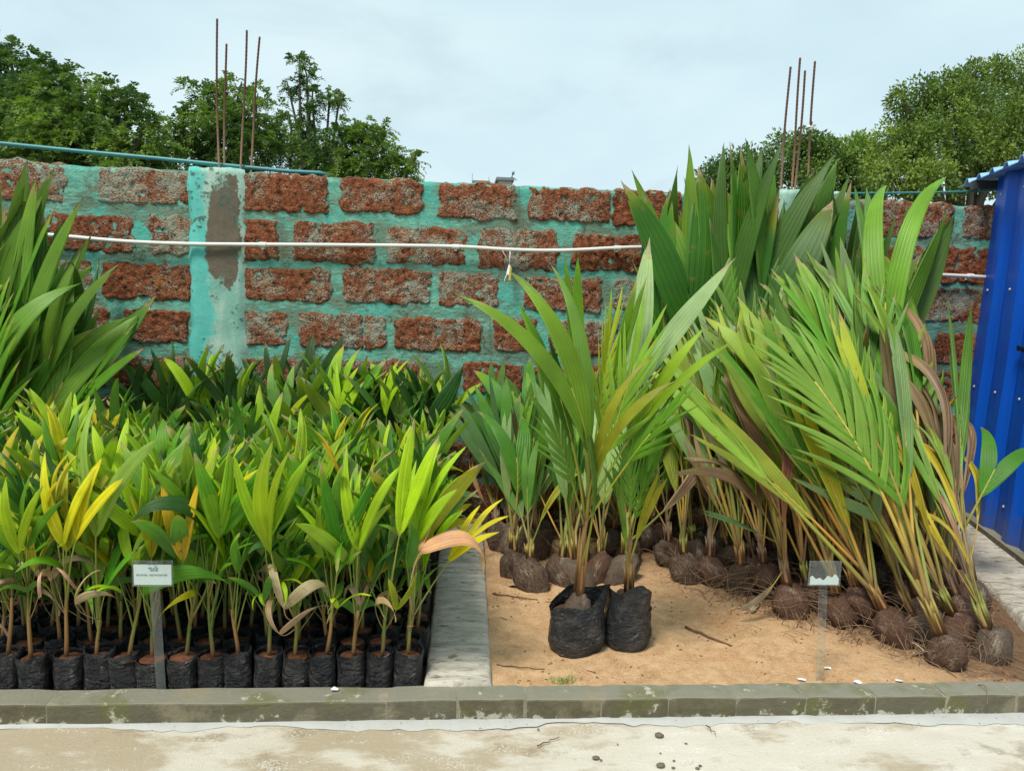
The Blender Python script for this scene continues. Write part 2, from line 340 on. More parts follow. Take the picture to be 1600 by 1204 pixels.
finish(nt, mixc(nt, n1, (.16, .36, .68), (.30, .50, .78)), .4, .5); M['paleblue'] = m  # bright reflection on the roof sheet put in as a paler blue
m, nt = newmat('dark_steel'); finish(nt, (.03, .03, .035), .6, .4); M['dark'] = m
m, nt = newmat('rusty_rebar'); p_ = pos(nt); n1 = nz(nt, p_, 25, 5); pz = N(nt, 'ShaderNodeSeparateXYZ', {0: p_}).outputs[2]
c = mixc(nt, n1, (.06, .032, .026), (.17, .075, .045))
c = mixc(nt, math_(nt, 'MULTIPLY', mr(nt, math_(nt, 'ADD', pz, math_(nt, 'MULTIPLY', n1, .3)), 2.85, 2.45), .75), c, (.36, .22, .14))
finish(nt, c, .85, .3, n1, .5, .003); M['rebar'] = m
m, nt = newmat('white_pvc'); n1 = nz(nt, pos(nt), 7, 4)
finish(nt, mixc(nt, n1, (.62, .59, .53), (.80, .78, .73)), .4, .45); M['pvc'] = m
m, nt = newmat('teal_hose'); n1 = nz(nt, pos(nt), 6, 4)
finish(nt, mixc(nt, n1, (.012, .14, .16), (.05, .25, .27)), .4, .45); M['hose'] = m
m, nt = newmat('clear_acrylic')
tb = N(nt, 'ShaderNodeBsdfTransparent', {'Color': (.95, .97, .96, 1)}); gl = N(nt, 'ShaderNodeBsdfPrincipled', {'Base Color': (.45, .47, .46, 1), 'Roughness': .12, 'Specular IOR Level': .5})
lw = N(nt, 'ShaderNodeLayerWeight', {'Blend': .35}).outputs['Facing']
ms = N(nt, 'ShaderNodeMixShader', {0: mr(nt, lw, .05, 1, .025, .6, False), 1: tb.outputs[0], 2: gl.outputs[0]})
nt.links.new(ms.outputs[0], N(nt, 'ShaderNodeOutputMaterial').inputs[0]); M['acrylic'] = m
m, nt = newmat('label_paper'); n1 = nz(nt, pos(nt), 30, 3); finish(nt, mixc(nt, n1, (.80, .84, .84), (.88, .90, .90)), .6, .3); M['paper'] = m
m, nt = newmat('grey_ink'); finish(nt, (.16, .24, .24), .7, .2); M['ink'] = m
m, nt = newmat('green_ink'); finish(nt, (.07, .28, .22), .7, .2); M['green_ink'] = m
m, nt = newmat('black_paint'); finish(nt, (.008, .011, .02), .6, .3); M['black'] = m
m, nt = newmat('bark'); n1 = nz(nt, mapv(nt, pos(nt), (9, 9, 2)), 1.5, 5)
finish(nt, mixc(nt, n1, (.05, .042, .032), (.18, .15, .115)), .9, .15, n1, .7, .03); M['bark'] = m
def tree_leaf(name, dark, light):
    m, nt = newmat(name); p_ = pos(nt); n1 = nz(nt, p_, 1.3, 3); n2 = nz(nt, p_, 7, 3)
    c = mixc(nt, mr(nt, math_(nt, 'ADD', math_(nt, 'MULTIPLY', n1, .6), math_(nt, 'MULTIPLY', n2, .4)), .34, .66), dark, light)
    p = N(nt, 'ShaderNodeBsdfPrincipled', {'Base Color': c, 'Roughness': .55, 'Specular IOR Level': .3})
    t = N(nt, 'ShaderNodeBsdfTranslucent', {'Color': mixc(nt, 1, c, (1.3, 1.35, .5), 'MULTIPLY')})
    ms = N(nt, 'ShaderNodeMixShader', {0: .3, 1: p.outputs[0], 2: t.outputs[0]})
    nt.links.new(ms.outputs[0], N(nt, 'ShaderNodeOutputMaterial').inputs[0]); return m
M['tl_a'] = tree_leaf('feathery_tree_leaf', (.045, .105, .032), (.24, .36, .08))
M['tl_b'] = tree_leaf('dark_tree_leaf', (.04, .10, .035), (.16, .26, .06))
M['tl_c'] = tree_leaf('bushy_tree_leaf', (.07, .14, .035), (.28, .37, .08))
m, nt = newmat('hazed_far_plaster'); finish(nt, (.42, .44, .44), .9, .1); M['farwall'] = m  # pale tone stands for distance haze on the far walls
m, nt = newmat('hazed_far_metal'); finish(nt, (.20, .23, .25), .7, .2); M['fargrey'] = m  # distance haze put into this grey of far roofs and posts
m, nt = newmat('grass_blade'); finish(nt, (.16, .27, .05), .6, .2); M['grass'] = m
m, nt = newmat('dry_litter'); n1 = nz(nt, pos(nt), 30, 3); finish(nt, mixc(nt, n1, (.07, .035, .02), (.24, .14, .08)), .9, .1); M['litter'] = m
m, nt = newmat('pale_husk'); n1 = nz(nt, pos(nt), 30, 3); finish(nt, mixc(nt, n1, (.30, .22, .14), (.5, .40, .28)), .9, .1); M['palehusk'] = m
m, nt = newmat('white_scrap'); finish(nt, (.75, .77, .76), .7, .2); M['scrap'] = m
m, nt = newmat('grey_stone'); n1 = nz(nt, pos(nt), 40, 3); finish(nt, mixc(nt, n1, (.09, .075, .05), (.2, .17, .12)), .9, .15); M['stone'] = m
m, nt = newmat('yellow_tag'); finish(nt, (.65, .45, .06), .6, .3); M['yellow'] = m

# ------------------------------------------------------------------ the setting
def grid(x0, x1, y0, y1, nx, ny, fz):
    xs = np.linspace(x0, x1, nx+1); ys = np.linspace(y0, y1, ny+1)
    v = [(x, y, fz(x, y)) for y in ys for x in xs]
    f = [(j*(nx+1)+i, j*(nx+1)+i+1, (j+1)*(nx+1)+i+1, (j+1)*(nx+1)+i) for j in range(ny) for i in range(nx)]
    return v, f
s_ = 1500
struct(link('ground', mesh('ground', [(-s_, -s_, -.06), (s_, -s_, -.06), (s_, s_, -.06), (-s_, s_, -.06)], [(0, 1, 2, 3)], M['ground'], smooth=False)))
v, f = grid(-4.5, 5.5, -3.0, 2.62, 120, 70, lambda x, y: .004*fbm((x*1.3, y*1.3, 3), 4))
struct(link('concrete_paving', mesh('concrete_paving', v, f, M['paving'])))
# ragged band of fresh cement along the foot of the kerb
v = []; f = []
K = 260
for i in range(K+1):
    x = -4.0 + 9.0*i/K
    wd = .032 + .05*max(-.5, fbm((x*1.9, 1.7, 0), 5)) + .02*fbm((x*14, 5, 0), 3) + .012*x
    wd = max(.012, wd)
    for k, q in enumerate((1.0, .5, 0.0)):
        v.append((x, 2.578-wd*q, .0075 + (.004 if q == 0 else (.003 if q == .5 else -.006)) + .002*fbm((x*9, q*3, 1), 2)))
for i in range(K):
    for k in range(2): f.append((i*3+k, (i+1)*3+k, (i+1)*3+k+1, i*3+k+1))
struct(link('cement_band', mesh('cement_band', v, f, M['cement'])))
v, f = grid(-4.2, -.06, 2.6, 5.0, 60, 40, lambda x, y: .03+.008*fbm((x*3, y*3, 1), 3))
struct(link('nursery_bed', mesh('nursery_bed', v, f, M['dark_soil'])))
def soil_z(x, y): return .070 + .012*fbm((x*2.2, y*2.2, 7), 4) + .007*fbm((x*9, y*9, 2), 4) + .003*fbm((x*30, y*30, 2), 2) + .05*max(0, min(1, (x-1.5)/1.2))*max(0, min(1, (y-2.95)/.7))*max(0, min(1, (3.0-x)/.35))
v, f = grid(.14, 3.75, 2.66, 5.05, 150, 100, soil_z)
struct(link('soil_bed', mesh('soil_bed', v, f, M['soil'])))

# kerb of separate stones in mortar
kerb = struct(link('kerb', None, None, (0, 2.575, 0)))
mb = MB(); mb.box(-4.2, 5.2, .005, .103, -.02, .077); mb_o = link('mortar_bed', mb.mesh('kerb_mortar', M['joint'], False), kerb)
def rough_box(lx, ly, lz, seed, nx=9, amp=.004, bev=.006):
    v = []; f = []; ring = []
    prof = [(0, 0), (0, lz*.5), (0, lz-bev), (bev*.35, lz-bev*.3), (bev, lz), (ly*.5, lz), (ly-bev, lz), (ly, lz-bev), (ly, 0)]
    for i in range(nx+1):
        x = lx*(i/nx)
        e = min(i, nx-i)
        for (y, z) in prof:
            sh = 0.004 if e == 0 else 0
            a = amp*fbm((x*7+seed*3.1, y*20, z*20+seed), 3)
            v.append((x + (amp*.8*fbm((z*30, y*30, seed*5+i), 2) if e == 0 else 0), y + a + (sh if y < ly/2 else -sh), z + amp*.8*fbm((x*9, y*15+4, seed*2.3), 3) - sh*(z > .01)))
    P = len(prof)
    for i in range(nx):
        for k in range(P-1): f.append((i*P+k, (i+1)*P+k, (i+1)*P+k+1, i*P+k+1))
    f.append(tuple(range(P))); f.append(tuple(nx*P+k for k in range(P-1, -1, -1)))
    return v, f
x = -4.15; i = 0
while x < 5.0:
    lx = (R.uniform(.75, 1.25) if x < -.3 else R.uniform(.245, .285))
    v, f = rough_box(lx-.006, .108, .082+R.uniform(-.0015, .0015), i+1)
    v = [(a+x, b, c) for a, b, c in v]
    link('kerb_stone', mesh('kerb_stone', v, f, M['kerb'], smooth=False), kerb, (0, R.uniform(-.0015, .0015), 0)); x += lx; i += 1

# concrete divider between the two beds, scored across
v = []; f = []
prof = [(0, -.06), (0, .07), (.004, .088), (.014, .098), (.06, .1), (.12, .102), (.19, .1), (.236, .098), (.247, .088), (.25, .07), (.25, -.06)]
K = 150
for j in range(K+1):
    y = 2.672 + 1.98*j/K; o = -.078+.016*(y-2.67)
    for k, (a, z) in enumerate(prof):
        w = 1.0 + .02*(y-2.67)
        rip = .0022*math.sin(y*2*math.pi/.07 + 5*fbm((y*3, a*2, 0), 2)) if 3 <= k <= 7 else 0
        v.append((o+a*w+.004*fbm((y*12, k, 3), 3), y, z+rip+.003*fbm((y*7, a*20, 5), 3)))
P = len(prof)
for j in range(K):
    for k in range(P-1): f.append((j*P+k, j*P+k+1, (j+1)*P+k+1, (j+1)*P+k))
f.append(tuple(range(P-1, -1, -1)))
struct(link('concrete_divider', mesh('concrete_divider', v, f, M['screed'])))

# ------------------------------------------------------------------ laterite wall
WANG = math.atan(WK)
wall = tag(link('laterite_wall', None, None, (0, WY, 0), (0, 0, WANG)),
           'boundary wall of red-brown laterite blocks set in thick worn turquoise mortar', 'wall')
def ws(px, py): p = onwall(px, py); return p.x/math.cos(WANG)
W0, W1 = -4.4, 4.6
nx, ny = 300, 76
v = []; f = []
for j in range(ny+1):
    for i in range(nx+1):
        x = W0+(W1-W0)*i/nx; z = -.1+2.31*j/ny
        if j == ny: z += .012*fbm((x*5, 1, 0), 3)
        v.append((x, .004*fbm((x*6, z*9, 2), 4)+.004*fbm((x*25, z*25, 9), 2), z))
for j in range(ny):
    for i in range(nx): f.append((j*(nx+1)+i, j*(nx+1)+i+1, (j+1)*(nx+1)+i+1, (j+1)*(nx+1)+i))
b = len(v); top = [ny*(nx+1)+i for i in range(nx+1)]
for i in range(nx+1): v.append((W0+(W1-W0)*i/nx, .22, 2.205+.012*fbm((i*.3, 8, 0), 2)))
for i in range(nx+1): v.append((W0+(W1-W0)*i/nx, .22, -.1))
for i in range(nx):
    f.append((top[i], top[i+1], b+i+1, b+i)); f.append((b+i, b+i+1, b+nx+1+i+1, b+nx+1+i))
link('mortar', mesh('mortar', v, f, M['mortar']), wall)
def brick(x0, x1, z0, z1, seed, proud=.012, back=.16, over=0.0):
    nx = max(5, int((x1-x0)/.013)); nz_ = max(6, int((z1-z0)/.013)); v = []; uv = []
    for j in range(nz_+1):
        for i in range(nx+1):
            a, c = i/nx, j/nz_
            x = x0+(x1-x0)*a; z = z0+(z1-z0)*c
            wx = 2*a-1; wz = 2*c-1
            x += (.024*fbm((z*13, seed*7.7, 1), 5))*wx*abs(wx)
            z += (.020*fbm((x*12, seed*3.3, 4), 5))*wz*abs(wz) + (over if c > .9 else 0)
            cr = max(0, abs(wx)**5+abs(wz)**5-1); x -= wx*.016*cr; z -= wz*.010*cr
            d = min(a*(x1-x0), (1-a)*(x1-x0), c*(z1-z0), (1-c)*(z1-z0))
            k_ = max(0, min(1, (d+.013*fbm((x*13, z*17, seed+9), 4)-.002)/.012)); k_ = k_*k_*(3-2*k_)
            h = -.018+k_*(.018+proud) + .0055*fbm((x*20, z*28, seed), 4)*k_ + .003*fbm((x*70, z*80, seed), 2)*k_ - .022*max(0, fbm((x*24, z*34, seed*1.3), 3)-.30)*k_*2.6
            if k_ > .95: h = max(h, -.0005+.002*fbm((x*50, z*50, seed), 2))
            v.append((x, -h, z)); uv.append((a, c))
    f = [(j*(nx+1)+i, j*(nx+1)+i+1, (j+1)*(nx+1)+i+1, (j+1)*(nx+1)+i) for j in range(nz_) for i in range(nx)]
    rim = [i for i in range(nx+1)] + [j*(nx+1)+nx for j in range(1, nz_+1)] + [nz_*(nx+1)+i for i in range(nx-1, -1, -1)] + [j*(nx+1) for j in range(nz_-1, 0, -1)]
    b = len(v)
    for k in rim: v.append((v[k][0], back, v[k][2])); uv.append(uv[k])
    L = len(rim)
    for k in range(L): f.append((rim[(k+1) % L], rim[k], b+k, b+(k+1) % L))
    f.append(tuple(b+k for k in range(L)))
    return mesh('brick', v, f, M['laterite'], uv)
courses = [  # z top, z bottom, pixel row, pixel spans of the blocks
 (2.225, 2.010, 300, [(-60, 100), (160, 300), (384, 508), (535, 657), (688, 803), (832, 948), (962, 1062), (1085, 1215), (1345, 1490), (1512, 1600)]),
 (1.920, 1.705, 380, [(-30, 52), (75, 205), (238, 296), (386, 430), (464, 580), (609, 724), (752, 868), (900, 1000), (1030, 1150), (1340, 1405), (1430, 1545)]),
 (1.640, 1.445, 445, [(-40, 40), (62, 140), (165, 296), (387, 512), (541, 668), (690, 775), (825, 935), (965, 1080), (1330, 1415), (1440, 1545)]),
 (1.350, 1.155, 520, [(-20, 80), (105, 165), (200, 291), (388, 446), (470, 563), (573, 597), (621, 747), (776, 832), (862, 960), (990, 1100), (1335, 1440), (1465, 1550)]),
 (1.065, .885, 585, [(10, 130), (155, 291), (388, 482), (528, 660), (728, 812), (840, 960), (990, 1100), (1340, 1400), (1430, 1540)]),
 (.790, .610, 660, [(-30, 90), (120, 292), (388, 470), (500, 610), (640, 760), (790, 900), (930, 1050), (1340, 1450), (1480, 1560)]),
 (.520, .335, 740, [(388, 500), (530, 650), (680, 800), (830, 950), (980, 1090), (1345, 1450), (1475, 1570)]),
 (.250, .060, 820, [(388, 480), (510, 630), (660, 780), (810, 930), (960, 1080), (1345, 1460), (1480, 1570)])]
sd = 1
for ci, (zt, zb, prow, spans) in enumerate(courses):
    for a, b_ in spans:
        link('brick', brick(ws(a, prow)-.030, ws(b_, prow)+.030, zb-.026+R.uniform(-.012, .012), zt+.022+R.uniform(-.012, .008)-(.03 if ci == 0 else 0), sd,
                            proud=.0085+R.uniform(-.003, .003), over=(.012 if ci == 0 else 0)), wall); sd += 1
def pillar(x0, x1, ztop, seed):
    v = []; f = []; nx, nzz = 12, 70
    for j in range(nzz+1):
        for i in range(nx+1):
            a = i/nx; z = -.1+(ztop+.1)*j/nzz; x = x0+(x1-x0)*a
            wx = 2*a-1; x += .022*fbm((z*5, seed, 1), 4)*wx*abs(wx)
            y = -.03 - .006*fbm((x*8, z*6, seed), 4) + (.032 if i in (0, nx) else (.004 if i in (1, nx-1) else 0))
            if j == nzz: z += .012*fbm((x*14, seed, 3), 3)
            v.append((x, y, z))
    for j in range(nzz):
        for i in range(nx): f.append((j*(nx+1)+i, j*(nx+1)+i+1, (j+1)*(nx+1)+i+1, (j+1)*(nx+1)+i))
    b = len(v)
    for i in range(nx+1): v.append((x0+(x1-x0)*i/nx, .21, ztop))
    for i in range(nx): f.append((nzz*(nx+1)+i, nzz*(nx+1)+i+1, b+i+1, b+i))
    return mesh('pillar', v, f, M['pillar'])
link('pillar', pillar(-1.645, -1.30, 2.235, 3), wall)
link('pillar', pillar(2.12, 2.60, 2.265, 8), wall)

# rebars standing out of the two pillars
def rebar(px0, py0, px1, py1, Yoff, label, group, knot=False):
    a = onwall(px0, py0); b_ = onwall(px1, py1); a.y += Yoff; b_.y += Yoff
    d = (a-b_); p0 = b_ - d.normalized()*(b_.z-2.05); K = 90; pts = []; rad = []
    for k in range(K+1):
        q = p0.lerp(a, k/K); w = .006*math.sin(k*.05+px0); pts.append((q.x+w, q.y, q.z)); rad.append(.0078 if k % 2 else .0066)
    base = Vector(pts[0]); mbt = MB(); mbt.tube([Vector(p)-base for p in pts], rad, 6)
    o = link('rebar', mbt.mesh('rebar', M['rebar']), None, base); tag(o, label, 'rebar', group)
    if knot:
        kb = MB(); q = p0.lerp(a, .60)-base
        for t in range(5): kb.tube([q+Vector((math.cos(t*1.3+s*.8)*.013*(1+t*.1), math.sin(t*1.3+s*.8)*.013, .006*t-.02+.002*s)) for s in range(7)], .005, 5)
        kb.tube([q+Vector((-.045, 0, -.004)), q+Vector((-.02, -.01, .008)), q+Vector((.012, -.012, 0))], [.004, .008, .007], 5)
        link('tied_knot', kb.mesh('tied_knot', M['pvc']), o)
g1 = 'rusty rods on the patched pillar'; g2 = 'rusty rods on the second pillar'
rebar(335, 25, 338, 262, .05, 'tallest rusty steel rod standing out of the pillar with the bare cement patch', g1)
rebar(342, 57, 341, 262, .14, 'shorter rusty steel rod close behind the tallest one on the patched pillar', g1)
rebar(381, 43, 374, 262, .05, 'rusty steel rod with pale cement crust on the patched pillar top', g1)
rebar(397, 45, 381, 262, .15, 'leaning rusty steel rod on the patched pillar, beside the cement-crusted rod', g1)
rebar(1240, 101, 1226, 285, .05, 'shortest rusty rod on the pillar behind the coconut pile', g2)
rebar(1257, 87, 1241, 290, .05, 'plain tall rusty rod on the pillar behind the coconut pile', g2)
rebar(1274, 100, 1258, 292, .15, 'rusty rod beside the knotted one on the pillar behind the coconut pile', g2)
rebar(1290, 85, 1278, 292, .15, 'rusty rod with a pale knot tied halfway up, behind the coconut pile', g2, True)

# white pipe along the wall
def wpt(px, py, off): p = onwall(px, py); p.y -= off; return p
pp = [(58, 367), (95, 369), (200, 378), (300, 382), (415, 383), (560, 384), (710, 386), (800, 391), (880, 392), (1000, 387), (1100, 392), (1250, 410), (1390, 425), (1530, 433), (1600, 437)]
pts = [wpt(a, b_, .055) for a, b_ in pp]
dense = []
for i in range(len(pts)-1):
    p0_, p1, p2, p3 = pts[max(i-1, 0)], pts[i], pts[i+1], pts[min(i+2, len(pts)-1)]
    for k in range(6):
        t = k/6; dense.append(.5*((2*p1)+(p2-p0_)*t+(2*p0_-5*p1+4*p2-p3)*t*t+(3*p1-p0_-3*p2+p3)*t**3))
base = pts[0].copy()
pipe = tag(link('water_pipe', None, None, base), 'white plastic water pipe fixed along the turquoise and laterite wall', 'pipe')
mb = MB(); mb.tube([p-base for p in dense], .0125, 10); link('tube', mb.mesh('pipe_tube', M['pvc']), pipe)
for cx_ in (414, 712, 962, 1508):
    y_ = {414: 383.3, 712: 386.5, 962: 388.5, 1508: 431.6}[cx_]
    q = wpt(cx_, y_, .055)-base; mb = MB()
    mb.tube([q+Vector((-.022, 0, 0)), q+Vector((-.02, 0, 0)), q+Vector((.02, 0, 0)), q+Vector((.022, 0, 0))], [.013, .0175, .0175, .013], 10)
    mb.box(q.x-.008, q.x+.008, q.y-.004, q.y+.075, q.z-.026, q.z-.006)
    link('clip', mb.mesh('pipe_clip', M['pvc'], False), pipe)
q = wpt(796, 391, .055); mb = MB()
strg = tag(link('string_tag', None, None, q), 'white and yellow tag hanging by a string from the white pipe', 'tag')
mb.tube([(0, 0, 0), (.0, -.015, -.03), (-.003, -.016, -.11)], .004, 5); mb.tube([(-.06, -.005, .01), (-.03, -.016, -.04), (-.01, -.018, -.08)], .0022, 4)
mb.tube([(-.015, -.014, -.15), (-.03, -.012, -.19), (-.028, -.012, -.22)], .0035, 4)
link('string', mb.mesh('string', M['pvc']), strg)
mb = MB(); mb.add([(-.022, -.02, -.155), (-.006, -.022, -.16), (.004, -.022, -.1), (-.008, -.02, -.095), (-.02, -.012, -.155), (-.004, -.012, -.16), (.006, -.012, -.1), (-.006, -.012, -.095)], [(0, 1, 2, 3), (7, 6, 5, 4), (0, 4, 5, 1), (1, 5, 6, 2), (2, 6, 7, 3), (3, 7, 4, 0)])
link('paper_slip', mb.mesh('slip', M['paper'], False), strg)
mb = MB(); mb.add([(-.006, -.024, -.19), (.006, -.024, -.195), (.012, -.024, -.11), (.0, -.024, -.105), (-.006, -.02, -.19), (.006, -.02, -.195), (.012, -.02, -.11), (.0, -.02, -.105)], [(0, 1, 2, 3), (7, 6, 5, 4), (0, 4, 5, 1), (1, 5, 6, 2), (2, 6, 7, 3), (3, 7, 4, 0)])
link('yellow_slip', mb.mesh('yslip', M['yellow'], False), strg)
# hose and cable
pts = [at(a, b_, 5.05) for a, b_ in ((-80, 217), (0, 224), (120, 236), (250, 248), (380, 261), (455, 268), (500, 270), (512, 273))]
pts[-2].z = 2.245; pts[-1].z = 2.235
b0 = pts[0].copy(); mb = MB(); mb.tube([p-b0 for p in pts], .0125, 8)
tag(link('hose', mb.mesh('hose', M['hose']), None, b0), 'teal green hose pipe lying along the top of the laterite wall', 'hose')
pts = [at(a, b_, 5.22) for a, b_ in ((1300, 303), (1340, 302), (1440, 301), (1530, 299), (1562, 297))]
b0 = pts[0].copy(); mb = MB(); mb.tube([p-b0 for p in pts], .007, 6)
tag(link('cable', mb.mesh('cable', M['hose']), None, b0), 'thin dark green cable stretched from the second pillar to the blue shed', 'cable')

# ------------------------------------------------------------------ blue shed
A = Vector((3.60, 5.03, 0)); dirb = Vector((-.30, -1.0, 0)).normalized(); nrm = Vector((-dirb.y, dirb.x, 0))
if nrm.x > 0: nrm = -nrm
shed = tag(link('blue_shed', None, None, A), 'shed side of glossy blue ribbed metal sheet closing the bed beside the wall', 'shed')
def ribbed(length, pitch, depth):
    pr = []; s = 0
    while s < length:
        for a, d in ((0, 0), (.12, .1), (.42, .1), (.52, .5), (.60, 1), (.80, 1), (.90, .45)): pr.append((s+a*pitch, d*depth))
        s += pitch
    return pr
pr = ribbed(2.4, .36, .04); v = []; f = []
for z in np.linspace(.15, 2.40, 12):
    for s, d in pr:
        p = dirb*s + nrm*(d+.004*fbm((s*3, z*2, 1), 2)+.085*(1-z/2.4)-.03); v.append((p.x, p.y, z))
P = len(pr)
for j in range(11):
    for k in range(P-1): f.append((j*P+k, j*P+k+1, (j+1)*P+k+1, (j+1)*P+k))
o = link('side_sheet', mesh('side_sheet', v, f, M['blue'], smooth=False), shed)
md = o.modifiers.new('thickness', 'SOLIDIFY'); md.thickness = .003; md.offset = 1
mb = MB()
def obox(mb, s0, s1, n0, n1, z0, z1):
    q = [dirb*s+nrm*n for s, n in ((s0, n0), (s1, n0), (s1, n1), (s0, n1))]
    mb.add([(p.x, p.y, z) for z in (z0, z1) for p in q], [(3, 2, 1, 0), (4, 5, 6, 7), (0, 1, 5, 4), (1, 2, 6, 5), (2, 3, 7, 6), (3, 0, 4, 7)])
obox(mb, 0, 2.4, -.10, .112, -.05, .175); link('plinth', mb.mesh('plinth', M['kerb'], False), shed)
mb = MB(); obox(mb, -.06, 2.4, -.09, -.04, 2.30, 2.385); obox(mb, -.06, 0, -.12, .12, 2.33, 2.385); link('purlin', mb.mesh('purlin', M['dark'], False), shed)
# roof sheet: ribs run across the side wall and overhang it
v = []; f = []; pr = []; s = -.35
while s < 2.3:
    for a, d in ((0, 0), (.13, 0), (.155, .03), (.195, .03), (.22, 0)): pr.append((s+a, d))
    s += .222
for n, dz in ((.11, -.014), (.0, .0), (-1.2, .12)):
    for s, d in pr:
        p = dirb*s+nrm*n; v.append((p.x, p.y, 2.405+dz+d))
P = len(pr)
for j in range(2):
    for k in range(P-1): f.append((j*P+k, j*P+k+1, (j+1)*P+k+1, (j+1)*P+k))
o = link('roof_sheet', mesh('roof_sheet', v, f, M['paleblue'], smooth=False), shed)
md = o.modifiers.new('thickness', 'SOLIDIFY'); md.thickness = .006; md.offset = -1
for zz in (.35, 1.0, 1.65, 2.28):
    for k in range(5):
        sm = MB(); p = dirb*(.10+.36*k)+nrm*(.0085+.085*(1-zz/2.4)-.03); sm.tube([p+Vector((0, 0, zz)), p+nrm*.006+Vector((0, 0, zz))], [.009, .006], 8)
        link('screw', sm.mesh('screw', M['pvc'], False), shed)
# hand-painted black mark on the sheet, cut by the picture edge
mb = MB(); rr = random.Random(4)
def mark(s, z, ln, th, tilt, off=.047):
    p0_ = dirb*s+nrm*off; p1 = dirb*(s+ln)+nrm*off
    q0 = dirb*s+nrm*(off-.012); q1 = dirb*(s+ln)+nrm*(off-.012)
    mb.add([(p0_.x, p0_.y, z-th), (p1.x, p1.y, z-th+tilt), (p1.x, p1.y, z+th+tilt), (p0_.x, p0_.y, z+th), (q0.x, q0.y, z-th), (q1.x, q1.y, z-th+tilt), (q1.x, q1.y, z+th+tilt), (q0.x, q0.y, z+th)],
           [(0, 1, 2, 3), (7, 6, 5, 4), (0, 4, 5, 1), (1, 5, 6, 2), (2, 6, 7, 3), (3, 7, 4, 0)])
zt = 1.30
for k in range(7): mark(.755+k*.024, zt+.004*math.sin(k*2.1)-.002*k, .02, .014-.003*(k % 3), -.004)
link('painted_mark', mb.mesh('painted_mark', M['black'], False), shed)
# concrete ledge along the shed
v = []; f = []; K = 40
for j in range(K+1):
    s = 2.5*j/K
    for k, (n, z) in enumerate(((.42, -.05), (.42, .115), (.405, .138), (.25, .141), (.12, .143), (.03, .143), (.0, .145))):
        p = A + dirb*s + nrm*(n+.008*fbm((s*9, k, 2), 3)); v.append((p.x, p.y, z+.005*fbm((s*6, n*8, 4), 3)))
for j in range(K):
    for k in range(6): f.append((j*7+k, j*7+k+1, (j+1)*7+k+1, (j+1)*7+k))
struct(link('concrete_ledge', mesh('concrete_ledge', v, f, M['screed'])))

# ------------------------------------------------------------------ palm leaves
def build_leaf(name, rng, mats, segs, pl, rl, bend, dih, droop, nv, nu, pleat, r0_, r1_, lateral=0.0, curl=0.0):
    """blade and petiole meshes sharing one frame: base at the origin, tip along +Z at distance 1, upper face towards +Y"""
    S = 160; amax = 1.4; da = amax/S; th = lambda a: bend*max(0, a)**1.7
    Cc = np.zeros((S+1, 2)); c = np.zeros(2)
    for i in range(S+1):
        Cc[i] = c; t = th((i+.5)*da); c = c+np.array([-math.sin(t), math.cos(t)])*da
    def Cp(a):
        q = min(max(a/da, 0), S-1e-6); i = int(q); w = q-i; return Cc[i]*(1-w)+Cc[i+1]*w
    V = []; Fc = []; UV = []; tips = []
    for (side, a0, a1, phi, ln, W, tipw, tb) in segs:
        b0 = len(V); d = np.array([math.cos(phi), side*math.sin(phi)]); pr = np.array([-math.sin(phi), side*math.cos(phi)])
        mid = np.array([(a0+a1)/2, 0.0]); tip = mid+d*ln; ph = rng.uniform(0, 6); wob = rng.uniform(-.5, .5)
        for iu in range(nu+1):
            u = iu/nu; bul = 1.72*(u**.62)*(1-u)**.80
            for iv in range(nv):
                v = iv/(nv-1)
                st = np.array([a1-(a1-a0)*v, side*.002])
                en = tip + pr*(v-.5)*W*tipw - d*ln*tb*abs(2*v-1)**1.4*(1+.4*math.sin(ph+iv*2.1))
                p = st*(1-u)+en*u+pr*(v-.42)*W*bul
                a, b = p
                if b*side < 0: b = b*.25
                t = th(a); n = np.array([math.cos(t), math.sin(t)]); q = Cp(a)
                zz = abs(b)*math.sin(dih) - droop*b*b - curl*max(0, u-.45)**2*ln
                zz += pleat*(1 if iv % 2 else -1)*min(1, 4*u+.25)*min(1, 3.2*(1-u)+.1) + .012*W*8*math.sin(ph+u*5)*u*(v-.5)
                x = b*math.cos(dih) + lateral*max(0, a-pl)**2 + wob*.04*u*u
                V.append((x, q[0]+n[0]*zz, q[1]+n[1]*zz)); UV.append((u, v))
        for iu in range(nu):
            for iv in range(nv-1):
                k = b0+iu*nv+iv; qd = (k, k+nv, k+nv+1, k+1)
                Fc.append(qd if side > 0 else qd[::-1])
        tips.append(V[b0+nu*nv+nv//2])
    V = np.array(V); tp = np.array(sorted(tips, key=lambda t: -t[2])[:2]).mean(axis=0)
    mb = MB(); ptsl = []; rad = []; K = 12; end = pl+rl*.95
    for i in range(K+1):
        a = end*i/K; q = Cp(a); ptsl.append((lateral*max(0, a-pl)**2, q[0]-.002, q[1])); rad.append(r0_+(r1_-r0_)*(i/K)**.8)
    mb.tube(ptsl, rad, 6); PV = np.array(mb.v)
    L = max(math.hypot(tp[1], tp[2]), .93); an = math.atan2(tp[1], tp[2]); cs, sn = math.cos(an), math.sin(an)
    Rm = np.array([[1, 0, 0], [0, cs, -sn], [0, sn, cs]])
    V = V@Rm.T/L; PV = PV@Rm.T/L
    return (mesh(name, V, Fc, mats[0], UV), mesh(name+'_petiole', PV, mb.f, mats[1], mb.uv))

